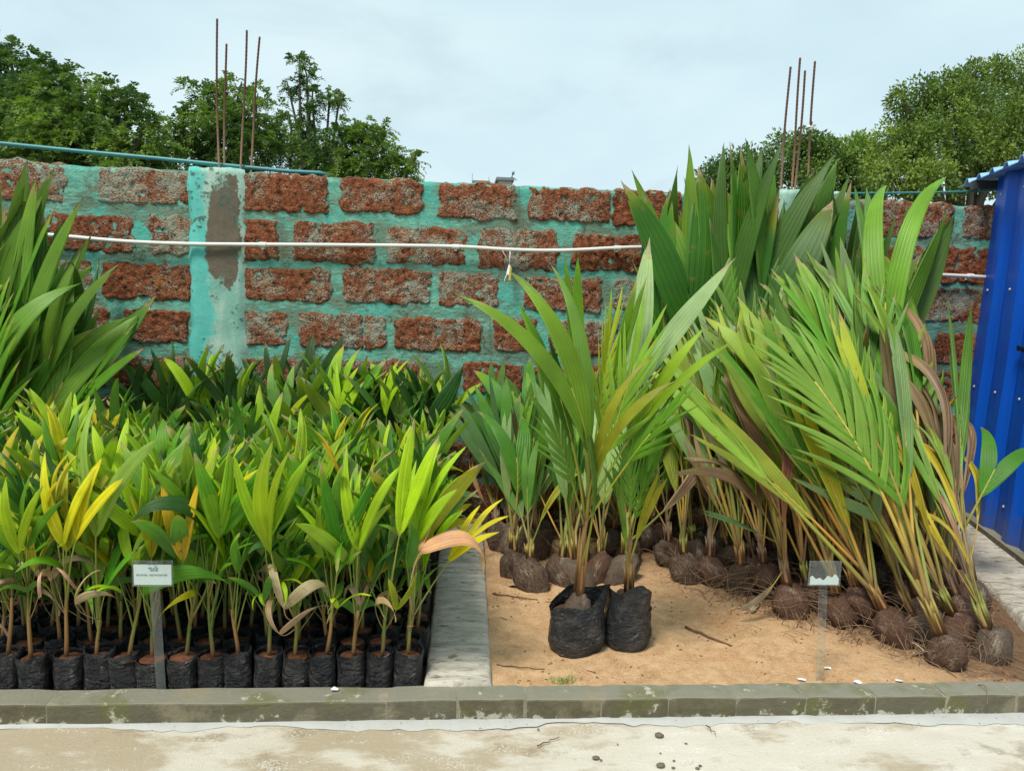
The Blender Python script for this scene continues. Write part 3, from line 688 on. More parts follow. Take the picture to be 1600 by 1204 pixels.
rg = random.Random(3)
LV = {'areca': [], 'areca_droop': [], 'areca_multi': [], 'areca_dry': [], 'coco': [], 'coco_entire': [], 'coco_pin': [], 'coco_dry': [], 'coco_soft': []}
am = (M['areca'], M['pet_areca']); cm = (M['coco'], M['pet_coco'])
for i in range(14):      # two-lobed areca seedling leaf
    pl = rg.uniform(.36, .46); rl = rg.uniform(.06, .14); ph = rg.uniform(.18, .5); ln = 1-pl-rl*.5; W = rg.uniform(.075, .12)
    sg = [(s, pl, pl+rl, ph*rg.uniform(.75, 1.2), ln*rg.uniform(.88, 1.04), W*rg.uniform(.85, 1.1), .22, .07) for s in (-1, 1)]
    LV['areca'].append(build_leaf('areca_leaf', rg, am, sg, pl, rl, rg.uniform(.2, 1.15), rg.uniform(.15, .7), rg.uniform(0, 2.2), 7, 12, .006, .0075, .0035, rg.uniform(-.1, .1), rg.uniform(-.1, .35)))
for i in range(8):       # arching two-lobed leaf
    pl = rg.uniform(.30, .42); rl = rg.uniform(.06, .12); ph = rg.uniform(.3, .7); ln = 1.05-pl; W = rg.uniform(.08, .12)
    sg = [(s, pl, pl+rl, ph*rg.uniform(.75, 1.2), ln*rg.uniform(.8, 1.04), W, .2, .06) for s in (-1, 1)]
    LV['areca_droop'].append(build_leaf('areca_leaf', rg, am, sg, pl, rl, rg.uniform(1.1, 2.1), rg.uniform(0, .35), rg.uniform(1, 3), 7, 12, .004, .0075, .0035, rg.uniform(-.2, .2), rg.uniform(.2, .7)))
for i in range(8):       # leaf already split in four to six fingers
    pl = rg.uniform(.36, .46); rl = rg.uniform(.16, .28); sg = []; k = rg.choice((2, 2, 3))
    for s in (-1, 1):
        for q in range(k):
            a0 = pl+rl*q/k; a1 = a0+rl/k*.9; ln = (1-a0)*rg.uniform(.72, .98)*(1-.12*(k-1-q))
            sg.append((s, a0, a1, rg.uniform(.16, .36)+.24*(k-1-q), ln, rg.uniform(.045, .08), .2, .06))
    LV['areca_multi'].append(build_leaf('areca_leaf', rg, am, sg, pl, rl, rg.uniform(.3, 1.3), rg.uniform(.1, .6), rg.uniform(.3, 2.2), 5, 12, .005, .0075, .003, rg.uniform(-.12, .12), rg.uniform(0, .4)))
for i in range(5):       # withered leaf, hanging and curled
    pl = rg.uniform(.4, .5); rl = .08; ph = rg.uniform(.2, .6)
    sg = [(s, pl, pl+rl, ph*rg.uniform(.5, 1.2), (1.05-pl)*rg.uniform(.7, 1.1), rg.uniform(.05, .08), .5, .12) for s in (-1, 1)]
    LV['areca_dry'].append(build_leaf('areca_leaf', rg, am, sg, pl, rl, rg.uniform(1.6, 2.6), rg.uniform(-.6, .3), rg.uniform(1, 4), 7, 12, .007, .006, .0025, rg.uniform(-.3, .3), rg.uniform(.5, 1.2)))
for i in range(12):      # coconut seedling leaf, two long pleated lobes
    pl = rg.uniform(.26, .36); rl = rg.uniform(.18, .3); ph = rg.uniform(.05, .17); ln = 1-pl-rl*.5; W = rg.uniform(.045, .068)
    sg = [(s, pl, pl+rl, ph*rg.uniform(.7, 1.25), ln*rg.uniform(.9, 1.04), W*rg.uniform(.9, 1.1), .06, .05) for s in (-1, 1)]
    LV['coco'].append(build_leaf('coconut_leaf', rg, cm, sg, pl, rl, rg.uniform(.05, .65), rg.uniform(.15, .7), rg.uniform(0, 1.6), 13, 16, .0040, .009, .0035, rg.uniform(-.08, .08), rg.uniform(-.05, .15)))
for i in range(8):       # broad leaf scarcely split
    pl = rg.uniform(.24, .34); rl = rg.uniform(.3, .42); ln = 1-pl-rl*.5; W = rg.uniform(.048, .07)
    sg = [(s, pl, pl+rl, rg.uniform(.02, .07), ln*rg.uniform(.95, 1.03), W, .08, .05) for s in (-1, 1)]
    LV['coco_entire'].append(build_leaf('coconut_leaf', rg, cm, sg, pl, rl, rg.uniform(.05, .6), rg.uniform(.1, .6), rg.uniform(0, 1.4), 13, 16, .0040, .009, .0035, rg.uniform(-.08, .08), rg.uniform(-.1, .15)))
for i in range(7):       # leaf starting to divide into narrow leaflets
    pl = rg.uniform(.28, .36); rl = rg.uniform(.38, .48); sg = []; k = rg.choice((6, 7, 9))
    for s in (-1, 1):
        for q in range(k):
            t = q/(k-1); a0 = pl+rl*q/k; a1 = a0+rl/k*.8
            sg.append((s, a0, a1, .62-.42*t+rg.uniform(-.06, .06), rg.uniform(.30, .38)*(1-.25*abs(t-.5))*(1.0 if q < k-1 else 1.0), rg.uniform(.012, .022) if q < k-1 else .035, .05, .03))
    LV['coco_pin'].append(build_leaf('coconut_leaf', rg, cm, sg, pl, rl, rg.uniform(.15, .9), rg.uniform(.1, .6), rg.uniform(.4, 3.0), 5, 10, .003, .0085, .003, rg.uniform(-.1, .1), rg.uniform(0, .3)))
for i in range(6):       # withered coconut leaf, collapsed and brown
    pl = rg.uniform(.3, .4); rl = .2; ph = rg.uniform(.02, .12)
    sg = [(s, pl, pl+rl, ph, (1-pl-.1)*rg.uniform(.8, 1.05), rg.uniform(.03, .045), .3, .1) for s in (-1, 1)]
    LV['coco_dry'].append(build_leaf('coconut_leaf', rg, cm, sg, pl, rl, rg.uniform(.2, 1.0), rg.uniform(-.5, .7), rg.uniform(0, 3), 9, 14, .006, .007, .003, rg.uniform(-.3, .3), rg.uniform(.1, .9)))
for i in range(5):       # arching green coconut leaf
    pl = rg.uniform(.26, .34); rl = rg.uniform(.2, .3); ph = rg.uniform(.08, .25); ln = 1.06-pl-rl*.5
    sg = [(s, pl, pl+rl, ph, ln*rg.uniform(.9, 1.04), rg.uniform(.06, .08), .06, .05) for s in (-1, 1)]
    LV['coco_soft'].append(build_leaf('coconut_leaf', rg, cm, sg, pl, rl, rg.uniform(.8, 1.5), rg.uniform(.1, .4), rg.uniform(.3, 1.5), 13, 15, .0028, .009, .0035, rg.uniform(-.15, .15), rg.uniform(.1, .4)))

LV['coco_long'] = []
for i in range(12):      # long stalk, then a narrow forked or partly divided blade
    pl = rg.uniform(.42, .54); rl = rg.uniform(.16, .26); ln = 1-pl-rl*.5; sg = []
    ph = rg.uniform(.05, .2)
    if i % 3 == 2:
        k = 5
        for s in (-1, 1):
            for q in range(k):
                t = q/(k-1); a0 = pl+rl*1.3*q/k; sg.append((s, a0, a0+rl*1.3/k*.8, .5-.38*t+rg.uniform(-.07, .07), rg.uniform(.26, .34), rg.uniform(.014, .024) if q < k-1 else .038, .05, .03))
    else: sg = [(s, pl, pl+rl, ph*rg.uniform(.6, 1.3), ln*rg.uniform(.86, 1.05), rg.uniform(.040, .060), .07, .06) for s in (-1, 1)]
    LV['coco_long'].append(build_leaf('coconut_leaf', rg, cm, sg, pl, rl, rg.uniform(.1, .9), rg.uniform(.1, .7), rg.uniform(0, 2.0), 11, 15, .0042, .0085, .0035, rg.uniform(-.16, .16), rg.uniform(-.05, .35)))
LV['coco_fork'] = []
for i in range(6):       # long-stalked leaf forking into two spread pleated lobes
    pl = rg.uniform(.36, .44); rl = rg.uniform(.14, .22); ph = rg.uniform(.2, .34); ln = 1-pl-rl*.5
    sg = [(s, pl, pl+rl, ph*rg.uniform(.8, 1.2), ln*rg.uniform(.92, 1.04), rg.uniform(.075, .095), .1, .05) for s in (-1, 1)]
    LV['coco_fork'].append(build_leaf('coconut_leaf', rg, cm, sg, pl, rl, rg.uniform(.1, .6), rg.uniform(.1, .4), rg.uniform(0, .8), 13, 15, .003, .009, .0035, rg.uniform(-.08, .08), rg.uniform(0, .2)))

def jit(c, a=.26):
    k = 1+R.uniform(-a, a); return (c[0]*k*(1+R.uniform(-a, a)*.5), c[1]*k, c[2]*k*(1+R.uniform(-a, a)*.6), 1)
def place_leaf(parent, kind, B, T, face, col, petcol, width=1.0, variant=None):
    lst = LV[kind]; bl, pe = lst[variant % len(lst)] if variant is not None else R.choice(lst)
    B = Vector(B); T = Vector(T); d = T-B; L = d.length; z = d.normalized()
    y = Vector(face); y = y-z*y.dot(z)
    if y.length < 1e-3: y = z.orthogonal()
    y.normalize(); x = y.cross(z)
    o = bpy.data.objects.new('leaf', bl); C.objects.link(o); o.parent = parent
    Mx = Matrix(((x.x*L*width, y.x*L, z.x*L, 0), (x.y*L*width, y.y*L, z.y*L, 0), (x.z*L*width, y.z*L, z.z*L, 0), (0, 0, 0, 1)))
    loc = B-parent.location
    Mx[0][3], Mx[1][3], Mx[2][3] = loc
    o.matrix_local = Mx; o.color = jit(col)
    p = bpy.data.objects.new('petiole', pe); C.objects.link(p); p.parent = o; p.color = jit(petcol)
    return o

# ------------------------------------------------------------------ areca seedlings in polybags
def bag_mesh(seed, r=.052, h=.15):
    v = []; n = 18; rows = [0, .02, .25, .5, .75, .92, 1.0, 1.0, .93]
    for j, q in enumerate(rows):
        for k in range(n):
            an = 2*math.pi*k/n
            rr_ = r*(.93 if j == 0 else 1.0)*(1+.05*fbm((math.cos(an)*2, math.sin(an)*2, q*3+seed), 3)+.03*math.sin(q*19+seed+an))
            if j >= 7: rr_ -= .0035
            z = h*q + (.012*fbm((math.cos(an)*1.5, math.sin(an)*1.5, seed*3), 2) if j >= 5 else 0)
            v.append((rr_*math.cos(an), rr_*math.sin(an), z))
    f = [(j*n+k, j*n+(k+1) % n, (j+1)*n+(k+1) % n, (j+1)*n+k) for j in range(len(rows)-1) for k in range(n)]
    f.append(tuple(range(n-1, -1, -1)))
    return mesh('bag', v, f, M['bag'])
def peat_mesh(seed, r=.0455, z0=.134):
    v = [(0, 0, z0+.008)]; n = 16
    for q in (.5, 1.0):
        for k in range(n):
            an = 2*math.pi*k/n; v.append((r*q*math.cos(an), r*q*math.sin(an), z0+.006*(1-q)+.005*fbm((math.cos(an)*q*3, math.sin(an)*q*3, seed), 3)))
    f = [(0, 1+k, 1+(k+1) % n) for k in range(n)]+[(1+k, 1+n+k, 1+n+(k+1) % n, 1+(k+1) % n) for k in range(n)]
    return mesh('soil', v, f, M['peat'])
BAGS = [bag_mesh(s*1.7+.3) for s in range(8)]; PEATS = [peat_mesh(s*2.1) for s in range(5)]
def stem_mesh(seed, h, r0_=.008, r1_=.005):
    mb = MB(); mb.tube([(.006*math.sin(k*.7+seed)*k/6, .006*math.cos(k*.9+seed)*k/6, h*k/6) for k in range(7)], [r0_+(r1_-r0_)*k/6 for k in range(7)], 7)
    return mb.mesh('stem', M['stem'])
STEMS = [stem_mesh(s, .22) for s in range(6)]
GREEN, LIME, YELL, DEEP, DRY, GOLD = (.095, .26, .012), (.25, .43, .010), (.50, .48, .012), (.032, .11, .014), (.42, .30, .18), (.60, .40, .02)
def areca(x, y, label, group, height=.85, palette='mix', z0=.03, lean=None, nleaf=None, scale=1.0, heroes=()):
    e = tag(link('areca_seedling', None, None, (x, y, z0)), label, 'palm seedling', group)
    o = link('bag', R.choice(BAGS), e, (0, 0, 0), (0, 0, R.uniform(0, 6.3))); o.scale = (scale, scale*R.uniform(.94, 1.04), R.uniform(.92, 1.16)); o.rotation_euler = (R.uniform(-.05, .05), R.uniform(-.07, .07), R.uniform(0, 6.3))
    link('soil', R.choice(PEATS), e, (0, 0, 0), (0, 0, R.uniform(0, 6.3))).scale = (scale, scale, 1)
    lx, ly = lean if lean else (R.uniform(-.16, .16), R.uniform(-.16, .12))
    sh = R.uniform(.16, .26)*height/.85
    st = link('stem', R.choice(STEMS), e, (R.uniform(-.012, .012), R.uniform(-.012, .012), .125))
    ax = Vector((lx, ly, 1)).normalized(); q = Vector((0, 0, 1)).rotation_difference(ax)
    st.rotation_mode = 'QUATERNION'; st.rotation_quaternion = q; st.scale = (1, 1, sh/.22)
    st.color = (*R.choice([(.10, .16, .03), (.20, .22, .04), (.30, .17, .06)]), 1)
    top = Vector((x, y, z0))+st.location+ax*sh
    n = nleaf or R.choice((5, 6, 6, 7)); a0 = R.uniform(0, 6.3)
    for i in range(n):
        an = a0+i*2.5+R.uniform(-.4, .4); t = i/(n-1)            # old leaves first
        tilt = .66-.52*t+R.uniform(-.14, .12); kind = 'areca'
        if R.random() < .34: kind = 'areca_multi'
        if t < .6 and R.random() < .42: kind = 'areca_droop'; tilt += .1
        if palette == 'deep': col = R.choice((DEEP, (.024, .085, .012), (.03, .1, .02), (.055, .15, .025)))
        else: col = R.choices((GREEN, LIME, YELL, DEEP, GOLD), (5, 3.6, .7 if palette == 'mix' else 3.5, 3.2, .1 if palette == 'mix' else 1.0))[0]
        if t < .5 and R.random() < .5: col = R.choice((DEEP, GREEN))
        if t > .6 and R.random() < .4: col = R.choice((LIME, LIME, (.32, .46, .012), (.17, .33, .05)))
        if t < .3 and R.random() < .10: kind = 'areca_dry'; col = DRY
        d = Vector((math.sin(tilt)*math.cos(an), math.sin(tilt)*math.sin(an), math.cos(tilt)))
        d = (d+ax*.35).normalized()
        L = (height-.125-sh)*R.uniform(.82, 1.08)*(1.0-.12*(1-t))
        if kind == 'areca_dry': L *= .6
        B = top-ax*(sh*.55*(1-t)*R.uniform(.6, 1))
        up = Vector((0, 0, 1)); face = up-d*up.dot(d)
        if face.length < .05: face = Vector((-math.cos(an), -math.sin(an), 0))
        face = face.normalized()+Vector((R.uniform(-.7, .7), R.uniform(-.7, .4), 0))
        pc = (.16, .24, .04) if col is not DRY else (.3, .22, .12)
        place_leaf(e, kind, B, B+d*L, face, col, pc, R.uniform(.85, 1.25)*scale)
    if R.random() < .6:      # a small low leaf
        an = R.uniform(3.4, 6.0) if R.random() < .6 else R.uniform(0, 6.3); tilt = R.uniform(.5, 1.0); d = Vector((math.sin(tilt)*math.cos(an), math.sin(tilt)*math.sin(an), math.cos(tilt)))
        B = top-ax*sh*R.uniform(.2, .6); place_leaf(e, R.choice(('areca', 'areca_droop')), B, B+d*R.uniform(.22, .34), Vector((0, 0, 1)), R.choice((DEEP, GREEN, GREEN, LIME)) if palette != 'deep' else DEEP, (.14, .2, .04), 1.1)
    for (kind, vi, px, py, Y, col, w, face, s_) in heroes:
        place_leaf(e, kind, top-ax*sh*s_, at(px, py, Y), (face[0]+R.uniform(-.8, .8), face[1], face[2]), col, (.25, .28, .05) if kind != 'areca_dry' else (.4, .3, .18), w, vi)
    return e
ordn = ['first', 'second', 'third', 'fourth', 'fifth', 'sixth', 'seventh', 'eighth', 'ninth', 'tenth', 'eleventh', 'twelfth', 'thirteenth', 'fourteenth', 'fifteenth', 'sixteenth']
gf = 'areca seedlings in the row along the kerb'
front = [635, 592, 550, 505, 462, 418, 373, 333, 287, 240, 197, 155, 108, 55, 5, -42]
FH = {108: [('areca', 2, 118, 706, 2.66, YELL, 0.82, (0, -1, .3), .1), ('areca', 5, 172, 728, 2.62, YELL, 1.0, (0, -1, .3), .1)],
      287: [('areca', 7, 285, 745, 2.62, GOLD, 0.85, (0, -1, .3), .0), ('areca_droop', 1, 213, 925, 2.60, YELL, 0.88, (0, -.5, 1), .0)],
      240: [('areca', 9, 222, 760, 2.62, YELL, 1.0, (.3, -1, .3), .1)],
      418: [('areca_droop', 3, 398, 955, 2.58, LIME, 0.82, (0, -.5, 1), .0), ('areca_droop', 5, 480, 930, 2.58, LIME, 0.82, (0, -.5, 1), .0), ('areca', 4, 420, 700, 2.6, LIME, 0.82, (0, -1, .3), .0)],
      462: [('areca_dry', 1, 475, 850, 2.60, DRY, 2.0, (0, -1, .5), .0), ('areca_dry', 3, 445, 880, 2.60, (.36, .26, .17), 1.6, (0, -1, .5), .2), ('areca', 1, 440, 690, 2.6, LIME, 0.82, (0, -1, .3), .0)],
      592: [('areca', 10, 628, 895, 2.62, (.30, .40, .01), 1.02, (.2, -1, .4), .5), ('areca', 6, 660, 665, 2.66, (.36, .48, .01), 0.82, (0, -1, .3), .0)],
      635: [('areca_multi', 2, 792, 792, 2.78, YELL, 0.82, (-.4, -.6, 1), .0), ('areca_dry', 2, 768, 756, 2.80, (.55, .33, .2), 1.6, (-.3, -1, .5), .0), ('areca_multi', 4, 700, 690, 2.7, LIME, 0.82, (0, -1, .3), .0), ('areca_dry', 0, 648, 985, 2.66, DRY, 0.95, (0, -1, .4), .2)],
      5: [('areca_dry', 4, 22, 925, 2.60, DRY, 1.8, (0, -1, .6), .1), ('areca_droop', 2, 40, 860, 2.6, LIME, 0.82, (0, -.5, 1), .1)],
      155: [('areca_dry', 0, 182, 865, 2.60, DRY, 1.02, (0, -1, .5), .0), ('areca', 8, 195, 640, 2.7, (.18, .33, .05), 0.82, (0, -1, .3), .0)],
      333: [('areca', 12, 365, 690, 2.62, GREEN, 0.88, (0, -1, .3), .0), ('areca', 3, 330, 700, 2.64, LIME, 0.82, (.3, -1, .3), .1)],
      55: [('areca', 0, 40, 740, 2.6, LIME, 0.82, (.2, -1, .3), .0), ('areca', 11, 75, 760, 2.62, GREEN, 0.82, (-.2, -1, .3), .0)],
      505: [('areca', 13, 540, 720, 2.62, GREEN, 0.82, (0, -1, .3), .0)], 550: [('areca', 2, 590, 700, 2.64, LIME, 0.82, (.2, -1, .3), .0)]}
for i, px in enumerate(front):
    p = at(px, 1052, 2.745)
    areca(p.x, 2.745+R.uniform(-.008, .008), 'areca palm seedling in the kerb row, %s black bag from the concrete divider' % ordn[i], gf,
          R.uniform(.68, 1.02), 'yellow' if px in (287, 108) else 'mix', lean=(R.uniform(-.12, .2), R.uniform(-.22, -.02)), scale=R.uniform(.96, 1.06), heroes=FH.get(px, ()))
gb = 'areca seedlings packed in the rows behind the kerb row'
rows = 13; nb = 0
for r_ in range(1, rows):
    y = 2.745+.118*r_
    xl = at(0, 700, y).x-.22; x = -.135+R.uniform(-.015, .015)
    while x > xl:
        yel = R.random() < .3
        lb, gg = ('yellowing' if yel else 'bright green')+' areca palm seedling packed in the block behind the kerb row', gb+(' with yellowing leaves' if yel else '')
        if x > -.2: lb, gg = 'areca palm seedling in the file along the concrete divider, %s back from the kerb row' % ordn[r_-1], 'areca seedlings in the file along the concrete divider'
        areca(x, y+R.uniform(-.015, .015), lb, gg,
              R.uniform(.72, .97), 'yellow' if yel else 'mix', scale=R.uniform(.95, 1.05), nleaf=R.choice((4, 5, 6)))
        x -= .108+R.uniform(-.004, .006); nb += 1
gd = 'dark green areca seedlings at the foot of the wall'
for r_, y in enumerate((4.52, 4.66, 4.80)):
    for k in range(13):
        x = -1.72+.135*k+R.uniform(-.03, .03)
        areca(x, y+R.uniform(-.02, .02), 'dark green areca palm seedling in the block at the foot of the wall', gd, R.uniform(.95, 1.22), 'deep', scale=1.08, nleaf=R.choice((4, 5, 5)))
print('areca behind', nb)

# ------------------------------------------------------------------ coconut seedlings
def nut_mesh(seed):
    v = []; f = []; n, k = 18, 13
    for j in range(k+1):
        ph = math.pi*j/k
        for i in range(n):
            an = 2*math.pi*i/n
            d = Vector((math.sin(ph)*math.cos(an), math.sin(ph)*math.sin(an), math.cos(ph)))
            rr_ = .073*(1-.13*d.z)*(1+.085*math.cos(3*an+seed)*math.sin(ph)+.17*fbm(d*1.6+Vector((seed*5, 0, 0)), 3)+.05*fbm(d*6+Vector((seed*5, 0, 0)), 2))
            v.append((d.x*rr_, d.y*rr_, d.z*rr_*1.22))
    for j in range(k):
        for i in range(n): f.append((j*n+i, (j+1)*n+i, (j+1)*n+(i+1) % n, j*n+(i+1) % n))
    return mesh('nut', v, f, M['husk'])
NUTS = [nut_mesh(s) for s in range(7)]
def roots_mesh(seed, n=13, spread=.20):
    rr_ = random.Random(seed); mb = MB()
    for i in range(n):
        an = rr_.uniform(0, 6.28); ph = rr_.uniform(.8, 2.2)
        d = Vector((math.sin(ph)*math.cos(an), math.sin(ph)*math.sin(an), math.cos(ph)*.9)); p = d*.06; pts = [p.copy()]
        L = rr_.uniform(.3, 1.0)*spread; vel = (d+Vector((0, 0, .2))).normalized()
        for k in range(7):
            vel = (vel+Vector((rr_.uniform(-.45, .45), rr_.uniform(-.45, .45), rr_.uniform(-.55, .2)))).normalized(); p = p+vel*L/6
            p.z = max(p.z, -.062); pts.append(p.copy())
        r = rr_.uniform(.0008, .0026); mb.tube(pts, [r*(1-.09*k) for k in range(8)], 4, False)
    return mb.mesh('roots', M['root'])
ROOTS = [roots_mesh(s) for s in range(6)]+[roots_mesh(40+s, 26, .34) for s in range(4)]
def cstem_mesh(seed):
    mb = MB(); K = 8
    mb.tube([(.004*math.sin(k+seed), .004*math.cos(k*1.3+seed), k/K) for k in range(K+1)], [.019-.010*k/K+.002*math.sin(k*2+seed) for k in range(K+1)], 9)
    for t in range(4):      # split fibrous leaf sheaths round the foot
        an = t*1.6+seed; c, s = math.cos(an), math.sin(an)
        mb.tube([(c*.019, s*.019, 0), (c*.021, s*.021, .4), (c*(.021+.01*t/3), s*(.021+.01*t/3), .62+.1*math.sin(t*2+seed))], [.009, .007, .002], 5)
    return mb.mesh('stem', M['stem'])
CST = [cstem_mesh(s) for s in range(5)]
CD, CM, CG, CY_, CB, CL = (.062, .175, .014), (.115, .255, .022), (.19, .31, .10), (.42, .37, .03), (.25, .155, .075), (.21, .36, .04)
def bagged(seed, h, r):
    v = []; n = 30; rows = 15
    for j in range(rows+1):
        q = j/rows
        for k in range(n):
            an = 2*math.pi*k/n; c, s = math.cos(an), math.sin(an)
            rr_ = r*(.84+.2*min(1, q*4.5))*(1.04-.17*q)*(1+.035*math.sin(3*an+seed*2))
            rr_ += r*(.05*fbm((c*1.5+seed, s*1.5, q*2.5), 4)+.022*math.sin(q*17+9*fbm((c*1.6, s*1.6, q*2+seed), 3)+2*an)*(.3+q*(1-q)*3)+.05*fbm((c*4+seed, s*4, q*7), 3))
            z = h*q
            if q > .7: fl = (q-.7)/.3; rr_ *= 1+.16*fl*math.sin(2*an+seed*1.3)-.02*fl+.06*fl*math.sin(5*an+seed)+.28*fl*max(0, math.cos(an-.3))**8; z += h*fl*(.16*math.sin(an+seed)+.09*math.sin(3*an+seed*2))
            v.append((rr_*c*1.08, rr_*s*.92, max(0, z+(.006*fbm((c*3, s*3, seed), 2) if j == 0 else 0))))
    f = [(j*n+k, j*n+(k+1) % n, (j+1)*n+(k+1) % n, (j+1)*n+k) for j in range(rows) for k in range(n)]; f.append(tuple(range(n-1, -1, -1)))
    return mesh('bag', v, f, M['bag'])
def coconut(nut, tip, label, group=None, n=5, spread=.30, cols=(CM, CM, CG, CL, CD), Lr=(.72, 1.05), kinds=('coco', 'coco', 'coco', 'coco_entire', 'coco_entire', 'coco_pin'), dry=1, roots=True, stem=.3, ns=1.0, facew=.75, petc=(.34, .30, .06), heroes=(), bag=None, big=False, wid=1.0, cat='palm seedling', nz_=1.0):
    nut = Vector(nut); tip = Vector(tip); ax = (tip-nut); L = ax.length; ax.normalize()
    e = tag(link('coconut_seedling', None, None, nut), label, cat, group)
    q = Vector((0, 0, 1)).rotation_difference((ax+Vector((R.uniform(-1, 1), R.uniform(-1, 1), 0))*(1.1 if not bag and nz_ != 1.15 else .2)).normalized())
    o = link('nut', R.choice(NUTS), e); o.rotation_mode = 'QUATERNION'; o.rotation_quaternion = q; o.scale = (ns*R.uniform(.9, 1.1), ns*R.uniform(.9, 1.1), ns*nz_*R.uniform(.92, 1.1))
    if roots:
        ro = link('roots', R.choice(ROOTS[6:] if big else ROOTS), e, (0, 0, 0), (0, 0, R.uniform(0, 6))); ro['kind'] = 'stuff'; ro.scale = (ns, ns, ns)
    st = link('stem', R.choice(CST), e); st.rotation_mode = 'QUATERNION'; st.rotation_quaternion = Vector((0, 0, 1)).rotation_difference(ax)
    st.location = ax*.055*ns; st.scale = (ns*.95, ns*.95, stem*L); st.color = (*R.choice([(.30, .24, .06), (.34, .20, .07), (.22, .24, .05), (.20, .14, .09)]), 1)
    side = ax.cross(Vector((0, -1, 0)))
    if side.length < .1: side = Vector((1, 0, 0))
    side.normalize(); dep = side.cross(ax)
    for i in range(n):
        t = i/max(1, n-1); an = R.uniform(0, 6.28); sp = spread*(1.15-.8*t)
        off = side*math.cos(an)*1.0+dep*math.sin(an)*.55
        s0 = R.uniform(-1, 1)
        d = (ax+off*sp*.6+side*s0*sp*1.1+Vector((0, 0, R.uniform(-.12, .05)))).normalized()
        col = R.choice(cols); kind = R.choice(kinds); pc = petc
        if i < dry: kind = 'coco_dry'; col = R.choice((CB, (.30, .19, .11), CY_)); pc = (.26, .15, .08)
        B = nut+ax*(.05*ns+stem*L*R.uniform(.35, .95)*(.5+.5*t)); Lf = max(.25, L*R.uniform(*Lr)-(B-nut).length*.9)
        if kind == 'coco_dry': Lf *= R.uniform(.65, .95)
        fc = Vector((R.uniform(-.6, .6), -1, .45)) if R.random() < facew else Vector((R.uniform(-1, 1), 1, .3))
        place_leaf(e, kind, B, B+d*Lf, fc, col, R.choice((pc, pc, (.42, .27, .05), (.22, .26, .05))), R.uniform(.85, 1.2)*wid)
    for (kind, vi, px, py, Y, col, w, face, s) in heroes:
        B = nut+ax*(.05*ns+stem*L*s)
        place_leaf(e, kind, B, at(px, py, Y), face, col, petc, w, vi)
    if bag:
        o = link('bag', bag, e, (0, 0, -.125-.0), (0, 0, R.uniform(-.3, .3)))
    return e
fr = (0, -1, .3); bk = (.2, 1, .3)
# two seedlings in black bags standing on the sandy soil
pA = onz(905, 1030); pB = onz(988, 1022)
b1 = bagged(1.3, .225, .108); b2 = bagged(4.1, .235, .105)
def potted(p, bagm, zoff, tip, label, **kw):
    nut = Vector((p.x, p.y+.10, soil_z(p.x, p.y+.1)+.165))
    e = coconut(nut, tip, label, roots=False, nz_=1.15, **kw)
    zb = soil_z(p.x, p.y+.1)-.004-nut.z
    o = link('bag', bagm, e, (0, 0, zb), (0, 0, zoff))
    mb = MB(); n = 20; v = [(0, 0, .02)]
    for q_ in (.5, 1):
        for k in range(n): v.append((.098*q_*math.cos(k/n*6.2832), .086*q_*math.sin(k/n*6.2832), .012*(1-q_)+.006*fbm((k*1.1, q_*5, zoff), 2)))
    mb.add(v, [(0, 1+k, 1+(k+1) % n) for k in range(n)]+[(1+k, 1+n+k, 1+n+(k+1) % n, 1+(k+1) % n) for k in range(n)])
    link('soil', mb.mesh('potting_soil', M['dark_soil']), e, (0, 0, zb+.165))
    return e
h1 = [('coco_soft', 4, 768, 440, 2.72, (.15, .30, .02), .8, (.5, -1, .4), .8), ('coco_soft', 0, 812, 415, 2.95, (.18, .32, .04), .8, (.4, -1, .2), .85),
      ('coco_entire', 3, 890, 398, 3.0, (.13, .30, .015), 1.05, (-.3, -1, .2), 1.0), ('coco_pin', 2, 958, 446, 3.05, (.24, .36, .02), .7, fr, 1.0),
      ('coco_fork', 1, 1080, 385, 2.95, (.26, .38, .20), 1.1, (-.5, -.8, .7), .95), ('coco_fork', 3, 1122, 525, 2.75, (.19, .35, .015), .8, (-.4, -.6, .9), .8),
      ('coco_pin', 4, 1040, 470, 2.85, (.18, .32, .025), .9, (-.3, -1, .5), .8), ('coco_soft', 2, 1046, 578, 2.70, (.24, .29, .02), .8, (-.5, -.7, .7), .7),
      ('coco_pin', 0, 835, 600, 2.75, (.10, .24, .03), 1.0, (.4, -1, .5), .65), ('coco', 3, 905, 655, 2.70, (.10, .21, .03), .8, (.8, -.6, .3), .3),
      ('coco_long', 0, 795, 480, 2.8, (.12, .27, .02), 1.0, (.4, -1, .3), .8), ('coco_long', 3, 838, 540, 2.74, (.10, .25, .02), 1.0, (.4, -1, .4), .7), ('coco_long', 6, 1000, 430, 2.92, (.16, .33, .015), .9, (-.2, -1, .4), .9), ('coco_long', 2, 1085, 590, 2.72, (.14, .29, .02), 1.0, (-.4, -.8, .6), .7)]
potted(pA, b1, .2, at(940, 560, 2.92), 'taller bagged coconut seedling with broad pleated leaves, on the sandy soil', n=0, dry=0, spread=.35, stem=.46, ns=.85, heroes=h1, petc=(.34, .38, .05), wid=.9, Lr=(.9, 1.1))
h2 = [('coco_entire', 5, 1030, 735, 2.82, (.33, .30, .02), 1.3, (-.5, -1, .4), .55), ('coco_pin', 1, 978, 650, 2.95, (.13, .27, .025), .8, fr, .9),
      ('coco_pin', 5, 1022, 690, 2.9, (.14, .28, .02), .8, (-.4, -1, .3), .8), ('coco_long', 7, 950, 720, 2.9, (.12, .26, .02), .8, fr, .8)]
potted(pB, b2, .9, at(985, 720, 2.95), 'shorter bagged coconut seedling with a yellowing leaf, on the sandy soil', n=1, dry=0, spread=.35, stem=.42, ns=.85, heroes=h2, petc=(.34, .38, .05), wid=.8, Lr=(.9, 1.1))

